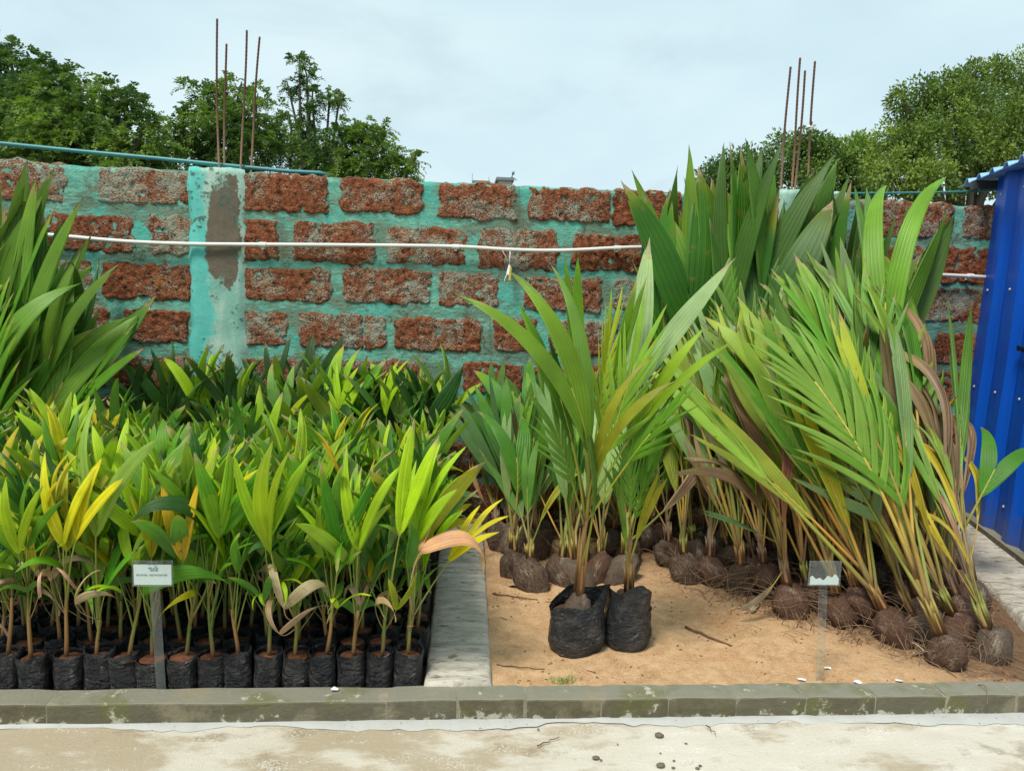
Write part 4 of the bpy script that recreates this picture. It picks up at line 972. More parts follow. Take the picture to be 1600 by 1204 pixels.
# short seedlings with bare nuts between the divider and the pile
GS = 'short bare-nut coconut seedlings beside the concrete divider'
short = [(770, 858, 760, 660), (795, 900, 800, 640), (832, 912, 830, 690), (872, 908, 905, 640), (898, 905, 870, 620), (928, 905, 960, 650), (962, 900, 1000, 620), (905, 868, 880, 600), (955, 860, 960, 590),
         (1000, 858, 1010, 600), (1032, 878, 1040, 640), (840, 862, 820, 620), (790, 850, 770, 600), (985, 882, 985, 640)]
for i, (nx_, ny_, tx, ty) in enumerate(short):
    p = onz(nx_, ny_)+Vector((R.uniform(-.03, .03), R.uniform(-.07, .05), 0)); p.z = soil_z(p.x, p.y)+.052
    fl = [795, 832, 872, 898, 928, 962]
    coconut(p, at(tx, ty, p.y+.30), ('short coconut seedling, %s bare nut from the divider in the front line' % ordn[fl.index(nx_)]) if nx_ in fl else 'short coconut seedling with a bare brown nut behind the front line of nuts', GS, n=R.choice((4, 5)), spread=.42, cols=(CD, CG, CM, CG), dry=R.choice((0, 0, 1)), stem=.26, ns=R.uniform(.92, 1.08), Lr=(.85, 1.1), kinds=('coco', 'coco', 'coco_entire', 'coco_soft'), wid=1.35, petc=(.26, .24, .07), roots=False, nz_=1.25)

for k in range(13):  # dense dark green seedlings filling in behind the short ones
    x = .28+.085*k+R.uniform(-.02, .02); y = R.uniform(4.15, 4.7); p = Vector((x, y, soil_z(x, y)+.065))
    coconut(p, p+Vector((R.uniform(-.12, .12), .1, R.uniform(.8, 1.0))), 'dark green coconut seedling standing between the short seedlings and the wall', 'dark green coconut seedlings by the wall', n=7, spread=.5, cols=(CD, CD, CM, (.08, .18, .05)), dry=R.choice((0, 1)), stem=.2, ns=1.0, Lr=(.8, 1.1), wid=1.3, kinds=('coco', 'coco_entire', 'coco_soft', 'coco_fork'))

# the big pile on the right: front row leaning, middle row, back row upright against the wall
pile = [  # nut px, tip px, depth of tip, label, kwargs
 (1068, 902, 1060, 600, 4.15, 'coconut seedling with a dark nut where the pile meets the open soil', {}),
 (1110, 908, 1105, 560, 4.1, 'upright coconut seedling with a brown nut touching the dark one in the pile', {}),
 (1160, 925, 1120, 540, 4.0, 'coconut seedling of the pile with a tan peeled nut and loose roots', dict(big=True)),
 (1232, 958, 1165, 520, 3.8, 'coconut seedling of the pile whose nut lies under hanging dry sheaths', dict(big=True, dry=2, heroes=[('coco_dry', 0, 1048, 695, 3.3, (.26, .16, .09), 1.2, (0, -.6, 1), .5), ('coco_dry', 1, 1105, 690, 3.35, (.24, .13, .065), 1.1, (0, -.6, 1), .6), ('coco', 4, 1095, 800, 3.25, (.14, .27, .10), 1.1, (0, -.6, 1), .8), ('coco_dry', 3, 1165, 965, 3.22, (.34, .25, .15), 1.6, (0, -1, .6), .35), ('coco_dry', 4, 1190, 650, 3.4, (.30, .12, .08), 1.2, fr, .4)])),
 (1312, 975, 1200, 500, 3.75, 'coconut seedling with tangled roots right behind the clear plastic marker', dict(big=True)),
 (1392, 1000, 1165, 520, 3.6, 'leaning coconut seedling with orange stalks and an egg-shaped nut', dict(petc=(.50, .28, .05), big=True, heroes=[('coco_entire', 6, 1232, 615, 3.3, (.44, .40, .02), 1.2, fr, .6), ('coco', 2, 1120, 520, 3.4, CL, 1.0, fr, .9), ('coco', 7, 1120, 490, 3.5, CM, 1.0, fr, .9), ('coco', 0, 1090, 640, 3.3, (.28, .36, .05), 1.0, fr, .7)])),
 (1480, 1036, 1260, 480, 3.5, 'leaning coconut seedling with long feathery yellow-ribbed leaf and a greyish round nut', dict(petc=(.50, .33, .06), heroes=[('coco_pin', 1, 1200, 490, 3.3, (.17, .31, .05), 1.0, fr, .8), ('coco_entire', 7, 1278, 485, 3.4, (.36, .42, .03), 1.0, fr, .8), ('coco', 11, 1385, 500, 3.5, CG, 1.0, fr, .9), ('coco_entire', 1, 1240, 520, 3.4, CM, .9, fr, .9)])),
 (1552, 1030, 1400, 600, 3.6, 'half-withered coconut seedling with grey stalks nearest the concrete ledge', dict(dry=4, petc=(.25, .17, .11), big=True, spread=.14, Lr=(.6, .95), wid=.7))]
PK = ('coco_long',)*6+('coco', 'coco_pin')
for (nx_, ny_, tx, ty, Y, lb, kw) in pile:
    p = onz(nx_, ny_); p.z = soil_z(p.x, p.y)+.056
    k2 = dict(n=9, spread=.24, cols=(CM, CG, CL, CG, CM, (.26, .37, .04)), dry=2, kinds=PK, stem=.20, ns=R.uniform(1.0, 1.1), Lr=(.85, 1.12), wid=1.05, petc=(.36, .29, .06)); k2.update(kw)
    coconut(p, at(tx, ty, Y), lb, 'coconut seedlings in the front of the big pile', **k2)
GX = 'leaning coconut seedlings in the front tangle of the big pile'
for (nx_, ny_, tx, ty, Y) in [(1200, 940, 1110, 560, 3.7), (1268, 965, 1150, 540, 3.6), (1350, 985, 1180, 540, 3.5), (1435, 1012, 1230, 500, 3.5), (1515, 1012, 1310, 520, 3.5), (1420, 965, 1220, 460, 3.7), (1500, 965, 1330, 480, 3.8)]:
    p = onz(nx_, ny_)+Vector((R.uniform(-.05, .05), R.uniform(-.04, .12), 0)); p.z = soil_z(p.x, p.y)+.056+R.choice((0, .03, .06)); tx += R.uniform(-70, 70)
    coconut(p, at(tx, ty, Y), 'leaning coconut seedling with bare straw-coloured stalks in the front tangle of the pile', GX, n=7, spread=.2, kinds=('coco_long', 'coco_long', 'coco_long', 'coco_pin'), cols=(CM, CL, CL, CG, CM, CG, (.28, .37, .04)), dry=3, stem=.16, ns=R.uniform(.85, 1.0), Lr=(.8, 1.1), petc=(.48, .31, .07), big=True)
GM = 'coconut seedlings in the middle of the big pile'
mid = [(1130, 868, 1120, 480, 4.4), (1190, 885, 1200, 450, 4.3), (1255, 892, 1240, 470, 4.3), (1330, 905, 1260, 440, 4.2), (1395, 905, 1300, 420, 4.2), (1440, 985, 1330, 440, 3.9), (1500, 985, 1360, 520, 3.9), (1445, 930, 1350, 420, 4.3), (1090, 862, 1150, 500, 4.4), (1500, 945, 1400, 600, 4.2), (1275, 940, 1230, 520, 3.9), (1350, 950, 1290, 500, 3.9)]
for (nx_, ny_, tx, ty, Y) in mid:
    p = onz(nx_, ny_); p.z = soil_z(p.x, p.y)+.07
    coconut(p, at(tx, ty, Y), 'leaning coconut seedling buried in the middle of the big pile', GM, n=8, spread=.22, kinds=PK, cols=(CM, CG, CD, CM), dry=R.choice((1, 2, 2)), stem=.20, ns=1.05, Lr=(.85, 1.1), wid=1.05, big=R.random() < .6)
GW = 'low coconut seedlings wedged under the leaves of the big pile'
for (nx_, ny_, tx, ty) in [(1085, 880, 1050, 640), (1140, 888, 1075, 640), (1180, 910, 1110, 620), (1215, 900, 1150, 600), (1290, 915, 1190, 610), (1300, 890, 1250, 590), (1365, 930, 1260, 610), (1420, 955, 1330, 620), (1375, 890, 1330, 570), (1470, 960, 1420, 640), (1235, 870, 1215, 560), (1340, 870, 1290, 560), (1445, 890, 1420, 560)]:
    p = onz(nx_, ny_); p.z = soil_z(p.x, p.y)+.07
    coconut(p, at(tx, ty, p.y+.15), 'low coconut seedling with browned leaves wedged under the big pile', GW, n=6, spread=.34, cols=(CM, CG, CL, CY_, CM), dry=3, stem=.2, ns=1.0, Lr=(.8, 1.15), wid=1.1, big=R.random() < .6, petc=(.42, .29, .06))
GB = 'tall coconut seedlings at the back of the big pile'
backp = [(1070, 4.55, 1062, 310), (1095, 4.6, 1090, 275), (1130, 4.65, 1155, 250), (1165, 4.6, 1200, 255), (1200, 4.65, 1232, 275), (1110, 4.5, 1120, 330), (1160, 4.5, 1180, 320), (1270, 4.6, 1290, 300), (1310, 4.6, 1335, 292), (1340, 4.65, 1365, 330), (1370, 4.6, 1385, 420), (1240, 4.5, 1255, 380)]
for (nx_, Y0, tx, ty) in backp:
    p = at(nx_, 800, Y0); p.z = soil_z(p.x, p.y)+.07
    e = coconut(p, at(tx, ty, 4.82), 'tall dark green coconut seedling standing against the wall at the back of the pile', GB, n=6, spread=.14, cols=(CD, CD, CM, (.07, .16, .02)), dry=0, stem=.22, ns=1.1, Lr=(.82, 1.04), wid=1.3, kinds=('coco', 'coco_entire', 'coco_fork', 'coco'))
# single leaves that stand out of the pile
p = onz(1420, 905); p.z = soil_z(p.x, p.y)+.07
coconut(p, at(1360, 450, 4.3), 'coconut seedling with one long leaf arching up past the wall top', None, n=3, spread=.15, dry=0, stem=.26, ns=1.05, heroes=[('coco_soft', 1, 1412, 284, 4.55, (.13, .27, .02), .75, (-.7, -.6, .5), .9), ('coco_entire', 2, 1335, 290, 4.7, CD, 1.0, fr, .9)])
p = onz(1520, 960); p.z = soil_z(p.x, p.y)+.07
coconut(p, at(1470, 640, 4.0), 'coconut seedling with a bright fresh leaf spreading in front of the blue sheet', None, n=1, spread=.2, dry=1, stem=.3, ns=1.0, heroes=[('coco_soft', 3, 1578, 680, 3.7, (.11, .29, .03), 1.5, (-.2, -.7, .8), .9), ('coco', 5, 1480, 690, 3.75, (.14, .33, .03), 1.3, (-.2, -1, .5), .95),
        ('coco_dry', 2, 1445, 632, 3.75, (.40, .29, .17), 1.1, fr, .6), ('coco', 9, 1490, 462, 4.3, CM, .8, fr, .9), ('coco', 2, 1492, 545, 4.2, (.12, .24, .03), .8, fr, .9)])
# coconut seedlings at the edge of the bed by the wall
GL = 'broad-leaved coconut seedlings beside the wall at the end of the areca block'
leftp = [(-70, 720, 4.35, -30, 300), (-10, 730, 4.45, 30, 330), (35, 740, 4.5, 60, 420), (10, 735, 4.3, 20, 380), (-60, 720, 4.6, -40, 330)]
for i, (nx_, ny_, Y0, tx, ty) in enumerate(leftp):
    p = at(nx_, ny_, Y0); p.z = .03+.07
    hs = ()
    if i == 1: hs = [('coco_entire', 0, 45, 250, 4.5, (.09, .19, .015), 1.4, fr, .7), ('coco', 1, 88, 285, 4.4, (.15, .28, .03), 1.0, fr, .7), ('coco_entire', 4, 96, 340, 4.55, (.06, .15, .02), 1.5, (.3, -1, .2), .7)]
    if i == 2: hs = [('coco_fork', 4, 158, 395, 4.35, (.11, .23, .03), .9, (-.3, -1, .6), .7), ('coco_fork', 2, 216, 518, 4.3, (.11, .25, .015), .9, (-.2, -.8, .8), .5), ('coco_pin', 3, 150, 600, 4.25, CD, 1.4, (-.2, -.8, .8), .4), ('coco_pin', 6, 165, 640, 4.2, (.12, .2, .06), 1.0, (-.2, -.8, .8), .4)]
    coconut(p, at(tx, ty, Y0+.1), 'broad-leaved coconut seedling by the wall behind the areca block', GL, n=6, spread=.34, cols=(CD, CM, CM, (.12, .26, .02)), dry=0, stem=.25, ns=1.05, Lr=(.8, 1.05), wid=1.3, heroes=hs, kinds=('coco', 'coco_entire', 'coco_soft', 'coco_fork', 'coco_pin'))

# ------------------------------------------------------------------ clear plastic marker stakes
def marker(base, top_c, w, h, label, kind):
    base = Vector(base); top_c = Vector(top_c); d = top_c-base
    e = tag(link('plant_marker', None, None, base), label, 'plant marker', 'clear plastic plant markers')
    sw = .016
    mb = MB(); t = d+d.normalized()*h*.5
    mb.add([(-sw, -.0015, 0), (sw, -.0015, 0), (sw, .0015, 0), (-sw, .0015, 0), (t.x-sw, t.y-.0015, t.z), (t.x+sw, t.y-.0015, t.z), (t.x+sw, t.y+.0015, t.z), (t.x-sw, t.y+.0015, t.z)],
           [(3, 2, 1, 0), (4, 5, 6, 7), (0, 1, 5, 4), (1, 2, 6, 5), (2, 3, 7, 6), (3, 0, 4, 7)])
    link('stake', mb.mesh('stake', M['acrylic'], False), e)
    x0, x1, z0, z1 = d.x-w/2, d.x+w/2, d.z-h/2, d.z+h/2
    hd = MB(); y = d.y-.006
    hd.box(x0, x1, y-.0075, y-.0055, z0, z1); hd.box(x0, x1, y+.001, y+.003, z0, z1); hd.box(x0, x1, y-.0055, y+.001, z0, z0+.002)
    hd.box(x0, x0+.0018, y-.0055, y+.001, z0+.002, z1); hd.box(x1-.0018, x1, y-.0055, y+.001, z0+.002, z1)
    link('holder', hd.mesh('holder', M['acrylic'], False), e)
    yp = y-.003
    if kind == 'card':
        mb = MB(); mb.box(x0+.004, x1-.004, yp-.0005, yp+.0005, z0+.004, z1-.012); card = link('card', mb.mesh('card', M['paper'], False), e)
        lo = MB(); cx_, cz = d.x+.004, d.z+.016; yy = yp-.0011
        def stroke(m_, pts, r): m_.tube([(a, yy, b_) for a, b_ in pts], r, 4)
        for k, (dx_, dz_, l, an) in enumerate([(-.011, .0, .009, 2.7), (-.010, .001, .008, 2.0), (-.009, .0, .008, 1.2), (-.006, -.004, .010, .5), (.006, .004, .009, 1.7), (.006, .003, .008, .7), (.008, .001, .009, .1), (.007, -.002, .009, -.5), (.003, 0, .008, 2.5)]):
            stroke(lo, [(cx_+dx_, cz+dz_), (cx_+dx_+l*.6*math.cos(an), cz+dz_+l*.6*math.sin(an)), (cx_+dx_+l*math.cos(an), cz+dz_+l*math.sin(an)-.001)], [.0011, .0013, .0004])
        for dx_ in (-.008, .006): stroke(lo, [(cx_+dx_, cz), (cx_+dx_+.001, cz-.007)], .0008)
        stroke(lo, [(cx_-.012, cz-.008), (cx_, cz-.0065), (cx_+.012, cz-.008)], .0007)
        link('palm_emblem', lo.mesh('palm_emblem', M['green_ink']), card)
        ink = MB(); x = x0+.012; zb = d.z-.005
        def ring(cx2, r, a0, a1): stroke(ink, [(cx2+r*math.cos(a0+(a1-a0)*k/9), zb+r*math.sin(a0+(a1-a0)*k/9)*1.15) for k in range(10)], .00062)
        for ch in 'oco|ol| obolb|l|ob|':
            if ch == ' ': x += .005; continue
            if ch == 'o': ring(x+.0026, .0026, -1.2, 4.2); x += .0066
            elif ch == 'c': ring(x+.0026, .0026, .6, 5.6); x += .0064
            elif ch == 'b': ring(x+.0026, .0024, -.3, 4.6); stroke(ink, [(x+.0026, zb-.003), (x+.004, zb-.0052)], .0006); x += .0064
            elif ch == '|': stroke(ink, [(x, zb-.0032), (x, zb+.0034)], .0006); x += .003
            elif ch == 'l': stroke(ink, [(x, zb+.003), (x+.0003, zb-.001), (x+.002, zb-.003), (x+.003, zb+.003)], .0006); x += .0052
        link('lettering', ink.mesh('lettering', M['ink']), card)
    else:
        mb = MB(); n = 24; top = []
        for k in range(n+1):
            a = k/n; top.append((x0+.005+(w-.010)*a, z0+.005+h*(.28+.06*math.sin(a*9+1)+.05*math.sin(a*23)-.08*abs(a-.62)+(.07 if a > .8 else 0))))
        v = []; f = []
        for k, (a, b_) in enumerate(top): v += [(a, yp-.001, z0+.003), (a, yp-.001-.0006*math.sin(k), b_), (a, yp+.001, z0+.003), (a, yp+.001, b_)]
        for k in range(n):
            q_ = k*4; f += [(q_, q_+4, q_+5, q_+1), (q_+2, q_+3, q_+7, q_+6), (q_+1, q_+5, q_+7, q_+3)]
        mb.add(v, f); link('crumpled_card', mb.mesh('crumpled_card', M['paper'], False), e)
    return e
b_ = at(252, 1074, 2.676); b_.z = .072; t_ = at(240, 894, 2.53)
marker(b_, t_, .128, .085, 'clear plastic marker holding a white card with a green palm emblem, at the kerb', 'card')
b_ = onz(1281, 1064, .07); b_.z = soil_z(b_.x, b_.y)-.004; t_ = at(1287, 894, b_.y+.0)
marker(b_, t_, .122, .094, 'clear plastic marker with a slumped scrap of white card, on the sandy soil', 'scrap')

# ------------------------------------------------------------------ litter
def flat_leaf(px, py, l, w, an, mat, name, label, cat, group=None):
    p = onz(px, py); p.z = soil_z(p.x, p.y)+.004; mb = MB(); v = []; f = []
    for i in range(7):
        u = i/6; ww = w*math.sin(math.pi*min(1, .08+u*.92))**.8
        for k in (-1, 0, 1): v.append((l*(u-.5), k*ww, .008*math.sin(u*5)*abs(k)+.006*abs(k)+(.004 if k == 0 else 0)))
    for i in range(6):
        for k in range(2): f.append((i*3+k, (i+1)*3+k, (i+1)*3+k+1, i*3+k+1))
    o = link(name, mesh(name, v, f, mat), None, p, (0, 0, an)); md = o.modifiers.new('t', 'SOLIDIFY'); md.thickness = .0015
    return tag(o, label, cat, group)
def stick(px0, py0, px1, py1, r, label, z=None, mat='litter', arch=0.0):
    zz = .07 if z is None else z
    a = onz(px0, py0, zz); b_ = onz(px1, py1, zz)
    for q in (a, b_): q.z = (soil_z(q.x, q.y) if z is None else z)+r*.9
    mb = MB(); K = 6; pts = [a.lerp(b_, k/K)+Vector((.004*math.sin(k*2+px0), .004*math.cos(k*3), arch*math.sin(math.pi*k/K))) for k in range(K+1)]
    mb.tube([p-a for p in pts], [r*(1-.5*k/K) for k in range(K+1)], 6)
    return tag(link('stick', mb.mesh('stick', M[mat]), None, a), label, 'stick')
stick(1072, 980, 1142, 1010, .006, 'dark straight stick lying on open sandy soil beside the bagged seedlings')
stick(770, 930, 840, 938, .004, 'thin dark twig on the soil close to the concrete divider')
stick(775, 1040, 850, 1046, .003, 'crooked brown twig on the soil by the kerb and divider')
stick(838, 1166, 872, 1152, .0025, 'forked little twig on the pale paving below the bagged seedlings', z=.004)
stick(1105, 1134, 1120, 1148, .0022, 'short dark twig on the cement band under the kerb', z=.014)
stick(1460, 1030, 1395, 1000, .004, 'pale stripped root lying by the leaning seedlings', mat='palehusk', arch=.03)
flat_leaf(1435, 1022, .07, .012, .4, M['palehusk'], 'leaf_scrap', 'curled pale leaf scrap on dark soil beside the greyish round nut', 'leaf scrap')
flat_leaf(800, 918, .06, .018, 2.8, M['palehusk'], 'leaf_scrap', 'pale papery leaf scrap on soil by the short seedlings', 'leaf scrap')
flat_leaf(1180, 950, .16, .016, 1.0, M['palehusk'], 'leaf_scrap', 'long withered brown leaf sheath hanging onto soil from the pile', 'leaf scrap')
for i, (px, py, lb) in enumerate([(1252, 1060, 'white paper scrap on the soil right beside the clear marker foot'), (1293, 1041, 'tiny white paper scrap on soil behind the clear marker foot'),
                       (1340, 1063, 'crumpled white paper scrap at the kerb between marker and nuts'), (1405, 1061, 'thin white paper scrap at the kerb under the leaning seedlings'), (523, 1079, 'flat whitish chip lying on the mossy kerb')]):
    p = onz(px, py, .08); zz = soil_z(p.x, p.y) if i < 4 else .083; rr_ = random.Random(i); mb = MB()
    n = 7; v = [(0, 0, .006)]+[(.013*(1+.5*rr_.random())*math.cos(k/n*6.28), .010*(1+.5*rr_.random())*math.sin(k/n*6.28), rr_.uniform(0, .008)) for k in range(n)]+[(0, 0, -.002)]
    mb.add(v, [(0, 1+k, 1+(k+1) % n) for k in range(n)]+[(n+1, 1+(k+1) % n, 1+k) for k in range(n)])
    tag(link('paper_scrap' if i < 4 else 'chip', mb.mesh('scrap', M['scrap'], False), None, (p.x, p.y, zz+.002)), lb, 'scrap')
def pebble(px, py, r, lb, z=.003):
    p = onz(px, py, z); rr_ = random.Random(px); v = []; f = []; n, k_ = 8, 5
    for j in range(k_+1):
        for i in range(n):
            ph = math.pi*j/k_; an = 6.283*i/n; q = r*(1+.25*fbm((math.cos(an)*math.sin(ph)*1.5+px, math.sin(an)*math.sin(ph)*1.5, math.cos(ph)), 2))
            v.append((q*math.sin(ph)*math.cos(an)*1.3, q*math.sin(ph)*math.sin(an), q*math.cos(ph)*.5))
    for j in range(k_):
        for i in range(n): f.append((j*n+i, (j+1)*n+i, (j+1)*n+(i+1) % n, j*n+(i+1) % n))
    tag(link('pebble', mesh('pebble', v, f, M['stone']), None, (p.x, p.y, z+r*.3)), lb, 'pebble', 'crumbs of earth on the paving')
for px, py, r in ((1030, 1149, .013), (931, 1184, .010), (1032, 1196, .012), (939, 1187, .004), (841, 1139, .004), (1071, 1161, .003), (1032, 1176, .003), (1053, 1188, .004), (1072, 1161, .004), (965, 1162, .003), (1090, 1200, .006), (1094, 1196, .005), (1052, 1199, .005)):
    pebble(px, py, r, 'small dark crumb of earth lying on the pale paving')
# fine litter nobody could count
V = []; Fq = []
for i in range(1500):
    x = R.uniform(.2, 3.0); y = 2.70+abs(R.gauss(0, .55)) if R.random() < .75 else R.uniform(2.7, 4.6)
    if y > 4.9 or (R.random() < .7 and x < 1.9 and y < 3.4) or fbm((x*3, y*3, 4), 2) < R.uniform(-.3, .3): continue
    z = soil_z(x, y)+.002; an = R.uniform(0, 3.14); l = R.uniform(.002, .008) if R.random() < .94 else R.uniform(.01, .03); w = R.uniform(.0006, .002)
    c, s = math.cos(an), math.sin(an); b0 = len(V)
    for (a, d, h) in ((-l, -w, 0), (l, -w, .001), (l, w, .001), (-l, w, 0), (-l*.8, 0, .004), (l*.8, 0, .004)): V.append((x+a*c-d*s, y+a*s+d*c, z+h))
    Fq += [(b0, b0+1, b0+5, b0+4), (b0+1, b0+2, b0+5), (b0+2, b0+3, b0+4, b0+5), (b0+3, b0, b0+4)]
def root_mat():
    rr_ = random.Random(21); mb = MB()
    for i in range(330):
        t = rr_.random(); p = onz(1130+430*t+rr_.gauss(0, 28), 925+105*t+rr_.gauss(0, 16)); an = rr_.uniform(0, 6.28); vel = Vector((math.cos(an), math.sin(an), 0)); pts = []
        L = rr_.uniform(.03, .16); lift = rr_.uniform(0, .05)
        for k in range(6):
            pts.append(Vector((p.x, p.y, soil_z(p.x, p.y)+.001+lift*math.sin(math.pi*k/5)))); vel = (vel+Vector((rr_.uniform(-.5, .5), rr_.uniform(-.5, .5), 0))).normalized(); p = p+vel*L/5
        r = rr_.uniform(.0008, .0030); mb.tube(pts, [r*(1-.1*k) for k in range(6)], 4, False)
    o = link('root_mat', mb.mesh('root_mat', M['root'])); o['kind'] = 'stuff'; tag(o, 'mat of trailing roots and fibre on the soil round the pile of nuts', 'roots')
root_mat()
o = link('soil_litter', mesh('soil_litter', V, Fq, M['litter'], smooth=False)); o['kind'] = 'stuff'; tag(o, 'fine brown plant litter scattered over the sandy soil', 'litter')
V = []; Fq = []
for i in range(150):
    p = onz(882+R.gauss(0, 14), 1063+R.uniform(-5, 5)); z = soil_z(p.x, p.y)-.002; an = R.uniform(0, 6.28); h = R.uniform(.006, .026); le = R.uniform(.3, 1.2)*h; b0 = len(V); w = .0016
    c, s = math.cos(an), math.sin(an)
    V += [(p.x-s*w, p.y+c*w, z), (p.x+s*w, p.y-c*w, z), (p.x+c*le, p.y+s*le, z+h)]; Fq.append((b0, b0+1, b0+2))
o = link('grass_tuft', mesh('grass_tuft', V, Fq, M['grass'], smooth=False)); o['kind'] = 'stuff'; tag(o, 'small tuft of green grass growing at the back of the kerb', 'grass')

# ------------------------------------------------------------------ trees beyond the wall
def quads(c, d, n, l, w):        # folded leaf blades: centre, direction, normal
    s = np.cross(d, n); s /= np.linalg.norm(s, axis=1, keepdims=True)+1e-9
    l = l[:, None]; w = w[:, None]
    P = np.stack([c, c+d*l*.45+s*w+n*w*.35, c+d*l, c+d*l*.45-s*w+n*w*.35], axis=1)
    return P.reshape(-1, 3)
def unit(a): return a/(np.linalg.norm(a, axis=1, keepdims=True)+1e-9)
def tree(name, base, blobs, mat, label, style='feather', dens=1.0, leaf=.10, trunk_r=.12, limbs=True):
    base = Vector(base); e = tag(link(name, None, None, base), label, 'tree', 'trees beyond the wall')
    pts = []
    for (c, r) in blobs:
        n = int((88 if style == 'feather' else 50)*dens*(r/.6)**2)+7
        d = unit(nr.normal(size=(n, 3))); rad = r*(nr.random(n)**.45)[:, None]*np.array([1, 1, .85])
        bump = 1+.25*np.sin(d[:, :1]*7+c.x*3)*np.cos(d[:, 2:]*6+c.z*5)
        pts.append((np.array(c)+d*rad*bump, d))
    cen = np.concatenate([p for p, _ in pts]); out = np.concatenate([d for _, d in pts]); out[:, 2] += .25; out = unit(out)
    allq = []
    if style == 'feather':
        for rep in range(3):
            ax = unit(out*.8+nr.normal(size=cen.shape)*.65); L = nr.uniform(.20, .36, len(cen))*leaf/.10
            for k in range(9):
                t = (k+1)/9; dro = np.zeros_like(ax); dro[:, 2] = -.45*t*t*L
                c = cen+ax*(L*t)[:, None]+dro
                up = np.tile(np.array([[0, 0, 1.0]]), (len(cen), 1))+nr.normal(size=cen.shape)*.35; sd_ = unit(np.cross(ax, up))
                for s in (-1, 1):
                    d = unit(sd_*s*.85+ax*.55+nr.normal(size=cen.shape)*.18); d[:, 2] -= .2
                    allq.append(quads(c, unit(d), unit(np.cross(d, ax)*s+nr.normal(size=cen.shape)*.2), np.full(len(cen), leaf)*nr.uniform(.7, 1.2, len(cen))*(1.15-.5*t), np.full(len(cen), leaf*.2)))
    else:
        for k in range(62):
            d0 = unit(nr.normal(size=cen.shape)+out*.7); c = cen+d0*(nr.random((len(cen), 1))**.6*.24+.02)*leaf/.10*np.array([1, 1, 1.25])
            d = unit(d0+nr.normal(size=cen.shape)*.5); d[:, 2] -= .15
            allq.append(quads(c, unit(d), unit(nr.normal(size=cen.shape)+np.array([0, 0, .8])), nr.uniform(.8, 1.4, len(cen))*leaf, np.full(len(cen), leaf*.24)))
    Q = np.concatenate(allq)-np.array(base); n4 = len(Q)//4
    fq = np.arange(n4*4).reshape(-1, 4)
    tri = np.concatenate([fq[:, [0, 1, 2]], fq[:, [0, 2, 3]]])
    link('crown', mesh('crown', Q, tri, mat, smooth=False), e)
    mb = MB(); lo = min(c.z for c, r in blobs); ctr = sum((c for c, r in blobs), Vector())/len(blobs)
    fork = Vector((base.x*.6+ctr.x*.4, base.y, max(1.2, lo*.62)))
    mb.tube([(0, 0, -.2), Vector((.05, 0, .4*fork.z)), fork-base], [trunk_r*1.3, trunk_r, trunk_r*.8], 9)
    for (c, r) in blobs:
        m1 = fork.lerp(c, .5)+Vector((R.uniform(-.15, .15), R.uniform(-.15, .15), .12)); mb.tube([fork-base, m1-base, c-base, c+Vector((R.uniform(-.3, .3)*r, 0, r*.7))-base], [trunk_r*.5, trunk_r*.32, trunk_r*.18, .01], 6)
    link('trunk', mb.mesh('trunk', M['bark']), e)
def B_(Y, *l): return [(at(x, y, Y+dy), r*Y/F) for x, y, r, dy in l]
def gb_(px, Y): p = at(px, 600, Y); return (p.x, p.y, -.06)
tree('feathery_tree', gb_(-30, 12), B_(12, (-40, 120, 70, .5), (20, 110, 52, 0), (-20, 200, 80, 0), (40, 170, 55, -.5), (70, 225, 60, -.5), (10, 250, 60, -.7)), M['tl_b'], 'tall dark feathery tree whose crown rises over the hose end of the wall', dens=1.3, leaf=.075)
tree('feathery_tree', gb_(120, 11), B_(11, (95, 130, 38, .3), (60, 165, 45, 0), (125, 160, 38, 0), (110, 205, 55, -.3), (165, 190, 40, 0), (190, 150, 22, -.3), (215, 165, 16, -.4), (232, 190, 14, -.4), (180, 235, 50, -.4), (60, 240, 50, -.4), (235, 235, 45, .2), (240, 262, 40, .2), (130, 262, 55, .1)), M['tl_a'], 'feathery light green tree with one drooping spray, beside the tall dark one', dens=1.7, leaf=.068)
tree('feathery_tree', gb_(345, 12.5), B_(12.5, (325, 150, 30, 0), (300, 195, 34, 0), (350, 190, 38, -.3), (372, 150, 30, .2), (400, 175, 38, 0), (330, 235, 42, 0), (385, 230, 45, -.3), (285, 205, 22, 0), (290, 250, 35, .4), (420, 220, 40, .3), (360, 268, 50, .5)), M['tl_a'], 'feathery tree rising behind the rods of the patched pillar', dens=1.3, leaf=.068)
tree('creeper_tree', gb_(485, 12), B_(12, (468, 95, 13, 0), (480, 122, 14, 0), (488, 150, 16, 0), (484, 180, 17, 0), (450, 135, 11, 0), (515, 150, 14, .2), (530, 158, 9, .2), (485, 210, 30, 0), (455, 200, 25, .3), (480, 245, 40, .2), (445, 240, 30, .3)), M['tl_b'], 'slender creeper-wrapped tree standing up as a narrow column', dens=1.8, leaf=.05, trunk_r=.08)
tree('spreading_tree', gb_(560, 11.5), B_(11.5, (535, 215, 32, 0), (565, 215, 30, 0), (520, 250, 40, 0), (570, 250, 38, -.2), (600, 235, 26, 0), (615, 262, 28, 0), (648, 250, 12, 0), (598, 205, 12, .2), (640, 268, 14, 0), (540, 270, 45, .2)), M['tl_a'], 'low spreading tree whose tip ends over the bare part of the wall', dens=1.5, leaf=.062)
tree('bushy_tree', gb_(1120, 14), B_(14, (1105, 285, 16, 0), (1125, 270, 18, 0), (1150, 262, 20, 0), (1180, 262, 26, .2), (1215, 225, 9, .3), (1160, 285, 30, 0), (1205, 275, 25, 0)), M['tl_b'], 'dark bushy tree showing above the tall coconut leaves', 'bush', 1.4, .075, .1)
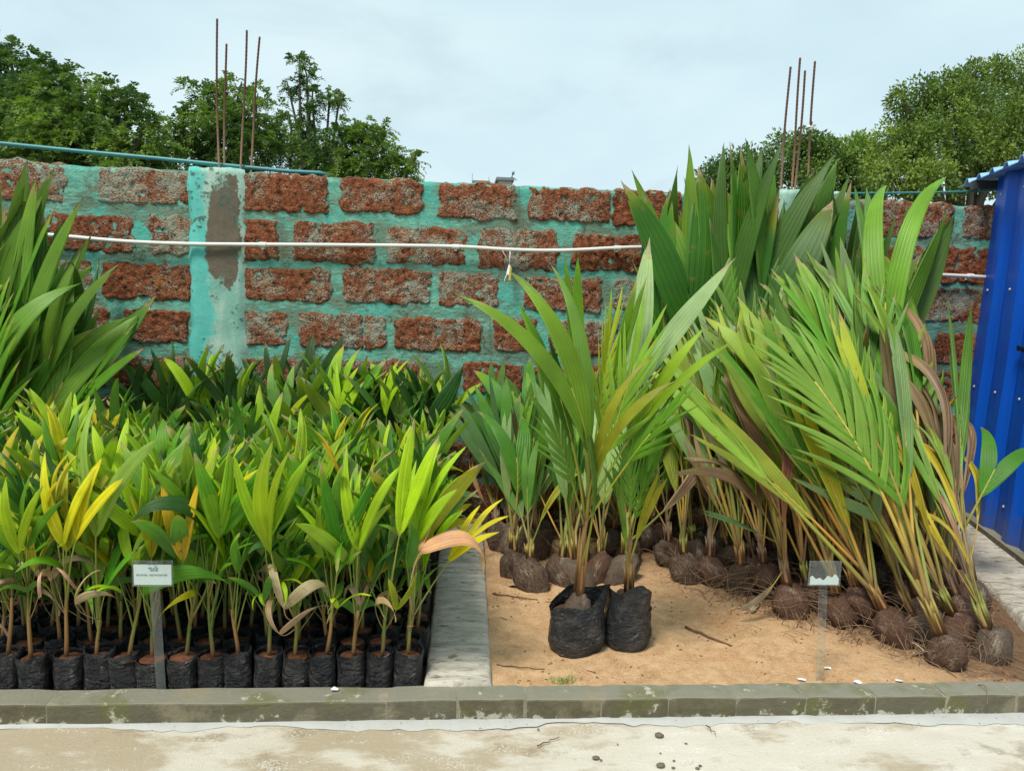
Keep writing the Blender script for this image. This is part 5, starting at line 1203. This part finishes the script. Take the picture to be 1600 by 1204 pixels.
tree('bushy_tree', gb_(1300, 13.5), B_(13.5, (1258, 222, 12, 0), (1255, 250, 25, 0), (1290, 245, 28, 0), (1325, 240, 26, 0), (1355, 235, 22, 0), (1270, 280, 36, 0), (1320, 278, 38, 0), (1365, 270, 36, -.2)), M['tl_a'], 'middling green tree between the knotted rod and the large bushy tree', 'bush', 1.3, .075, .12)
tree('bushy_tree', gb_(1490, 12), B_(12, (1410, 155, 14, 0), (1425, 190, 34, 0), (1445, 145, 18, 0), (1475, 135, 14, .2), (1500, 130, 12, 0), (1523, 115, 12, 0), (1560, 108, 12, .2), (1480, 175, 45, 0), (1540, 165, 48, 0), (1600, 140, 55, .3), (1400, 225, 34, 0), (1450, 235, 50, -.4), (1520, 225, 55, -.4), (1590, 220, 60, -.3), (1390, 270, 40, -.3), (1450, 285, 45, -.6), (1640, 190, 70, 0), (1540, 270, 50, .3)), M['tl_c'], 'large light green bushy tree above the blue shed', 'bush', 1.25, .062, .18)

# far rooftops just showing over the wall
def far(px0, px1, py0, Y, lb):
    a = at(px0, py0, Y); b_ = at(px1, py0, Y); e = tag(link('far_building', None, None, (a.x, Y, -.06)), lb, 'building'); mb = MB()
    w = b_.x-a.x; h = a.z+.06; mb.box(0, w, 0, 5, 0, h-.25); link('walls', mb.mesh('far_walls', M['farwall'], False), e)
    mb = MB(); mb.box(-.2, w+.2, -.2, 5.2, h-.25, h); link('roof_slab', mb.mesh('roof_slab', M['fargrey'], False), e)
    return e, w, h
e, w, h = far(779, 800, 277, 70, 'small far grey building with an antenna bent over its roof')
mb = MB(); mb.tube([(w-.1, 1, h-.1), (w+.1, 1, h+.35), (w+.15, 1, h+.6)], .05, 6); mb.tube([(w+.05, 1, h+.25), (w+.5, 1, h-.05)], .04, 6); mb.tube([(w+.15, 1, h+.45), (w+.2, 1, h+.72)], [.13, .1], 8); link('antenna', mb.mesh('antenna', M['fargrey']), e)
e, w, h = far(741, 763, 282, 85, 'pale far rooftop with two thin posts, beside the antenna building')
for dx, hh_ in ((-.2, .9), (w+.1, .6)): mb = MB(); mb.tube([(dx, 1, h-2.5), (dx, 1, h+hh_)], .035, 5); link('post', mb.mesh('post', M['fargrey']), e)
print('objects', len(bpy.data.objects))
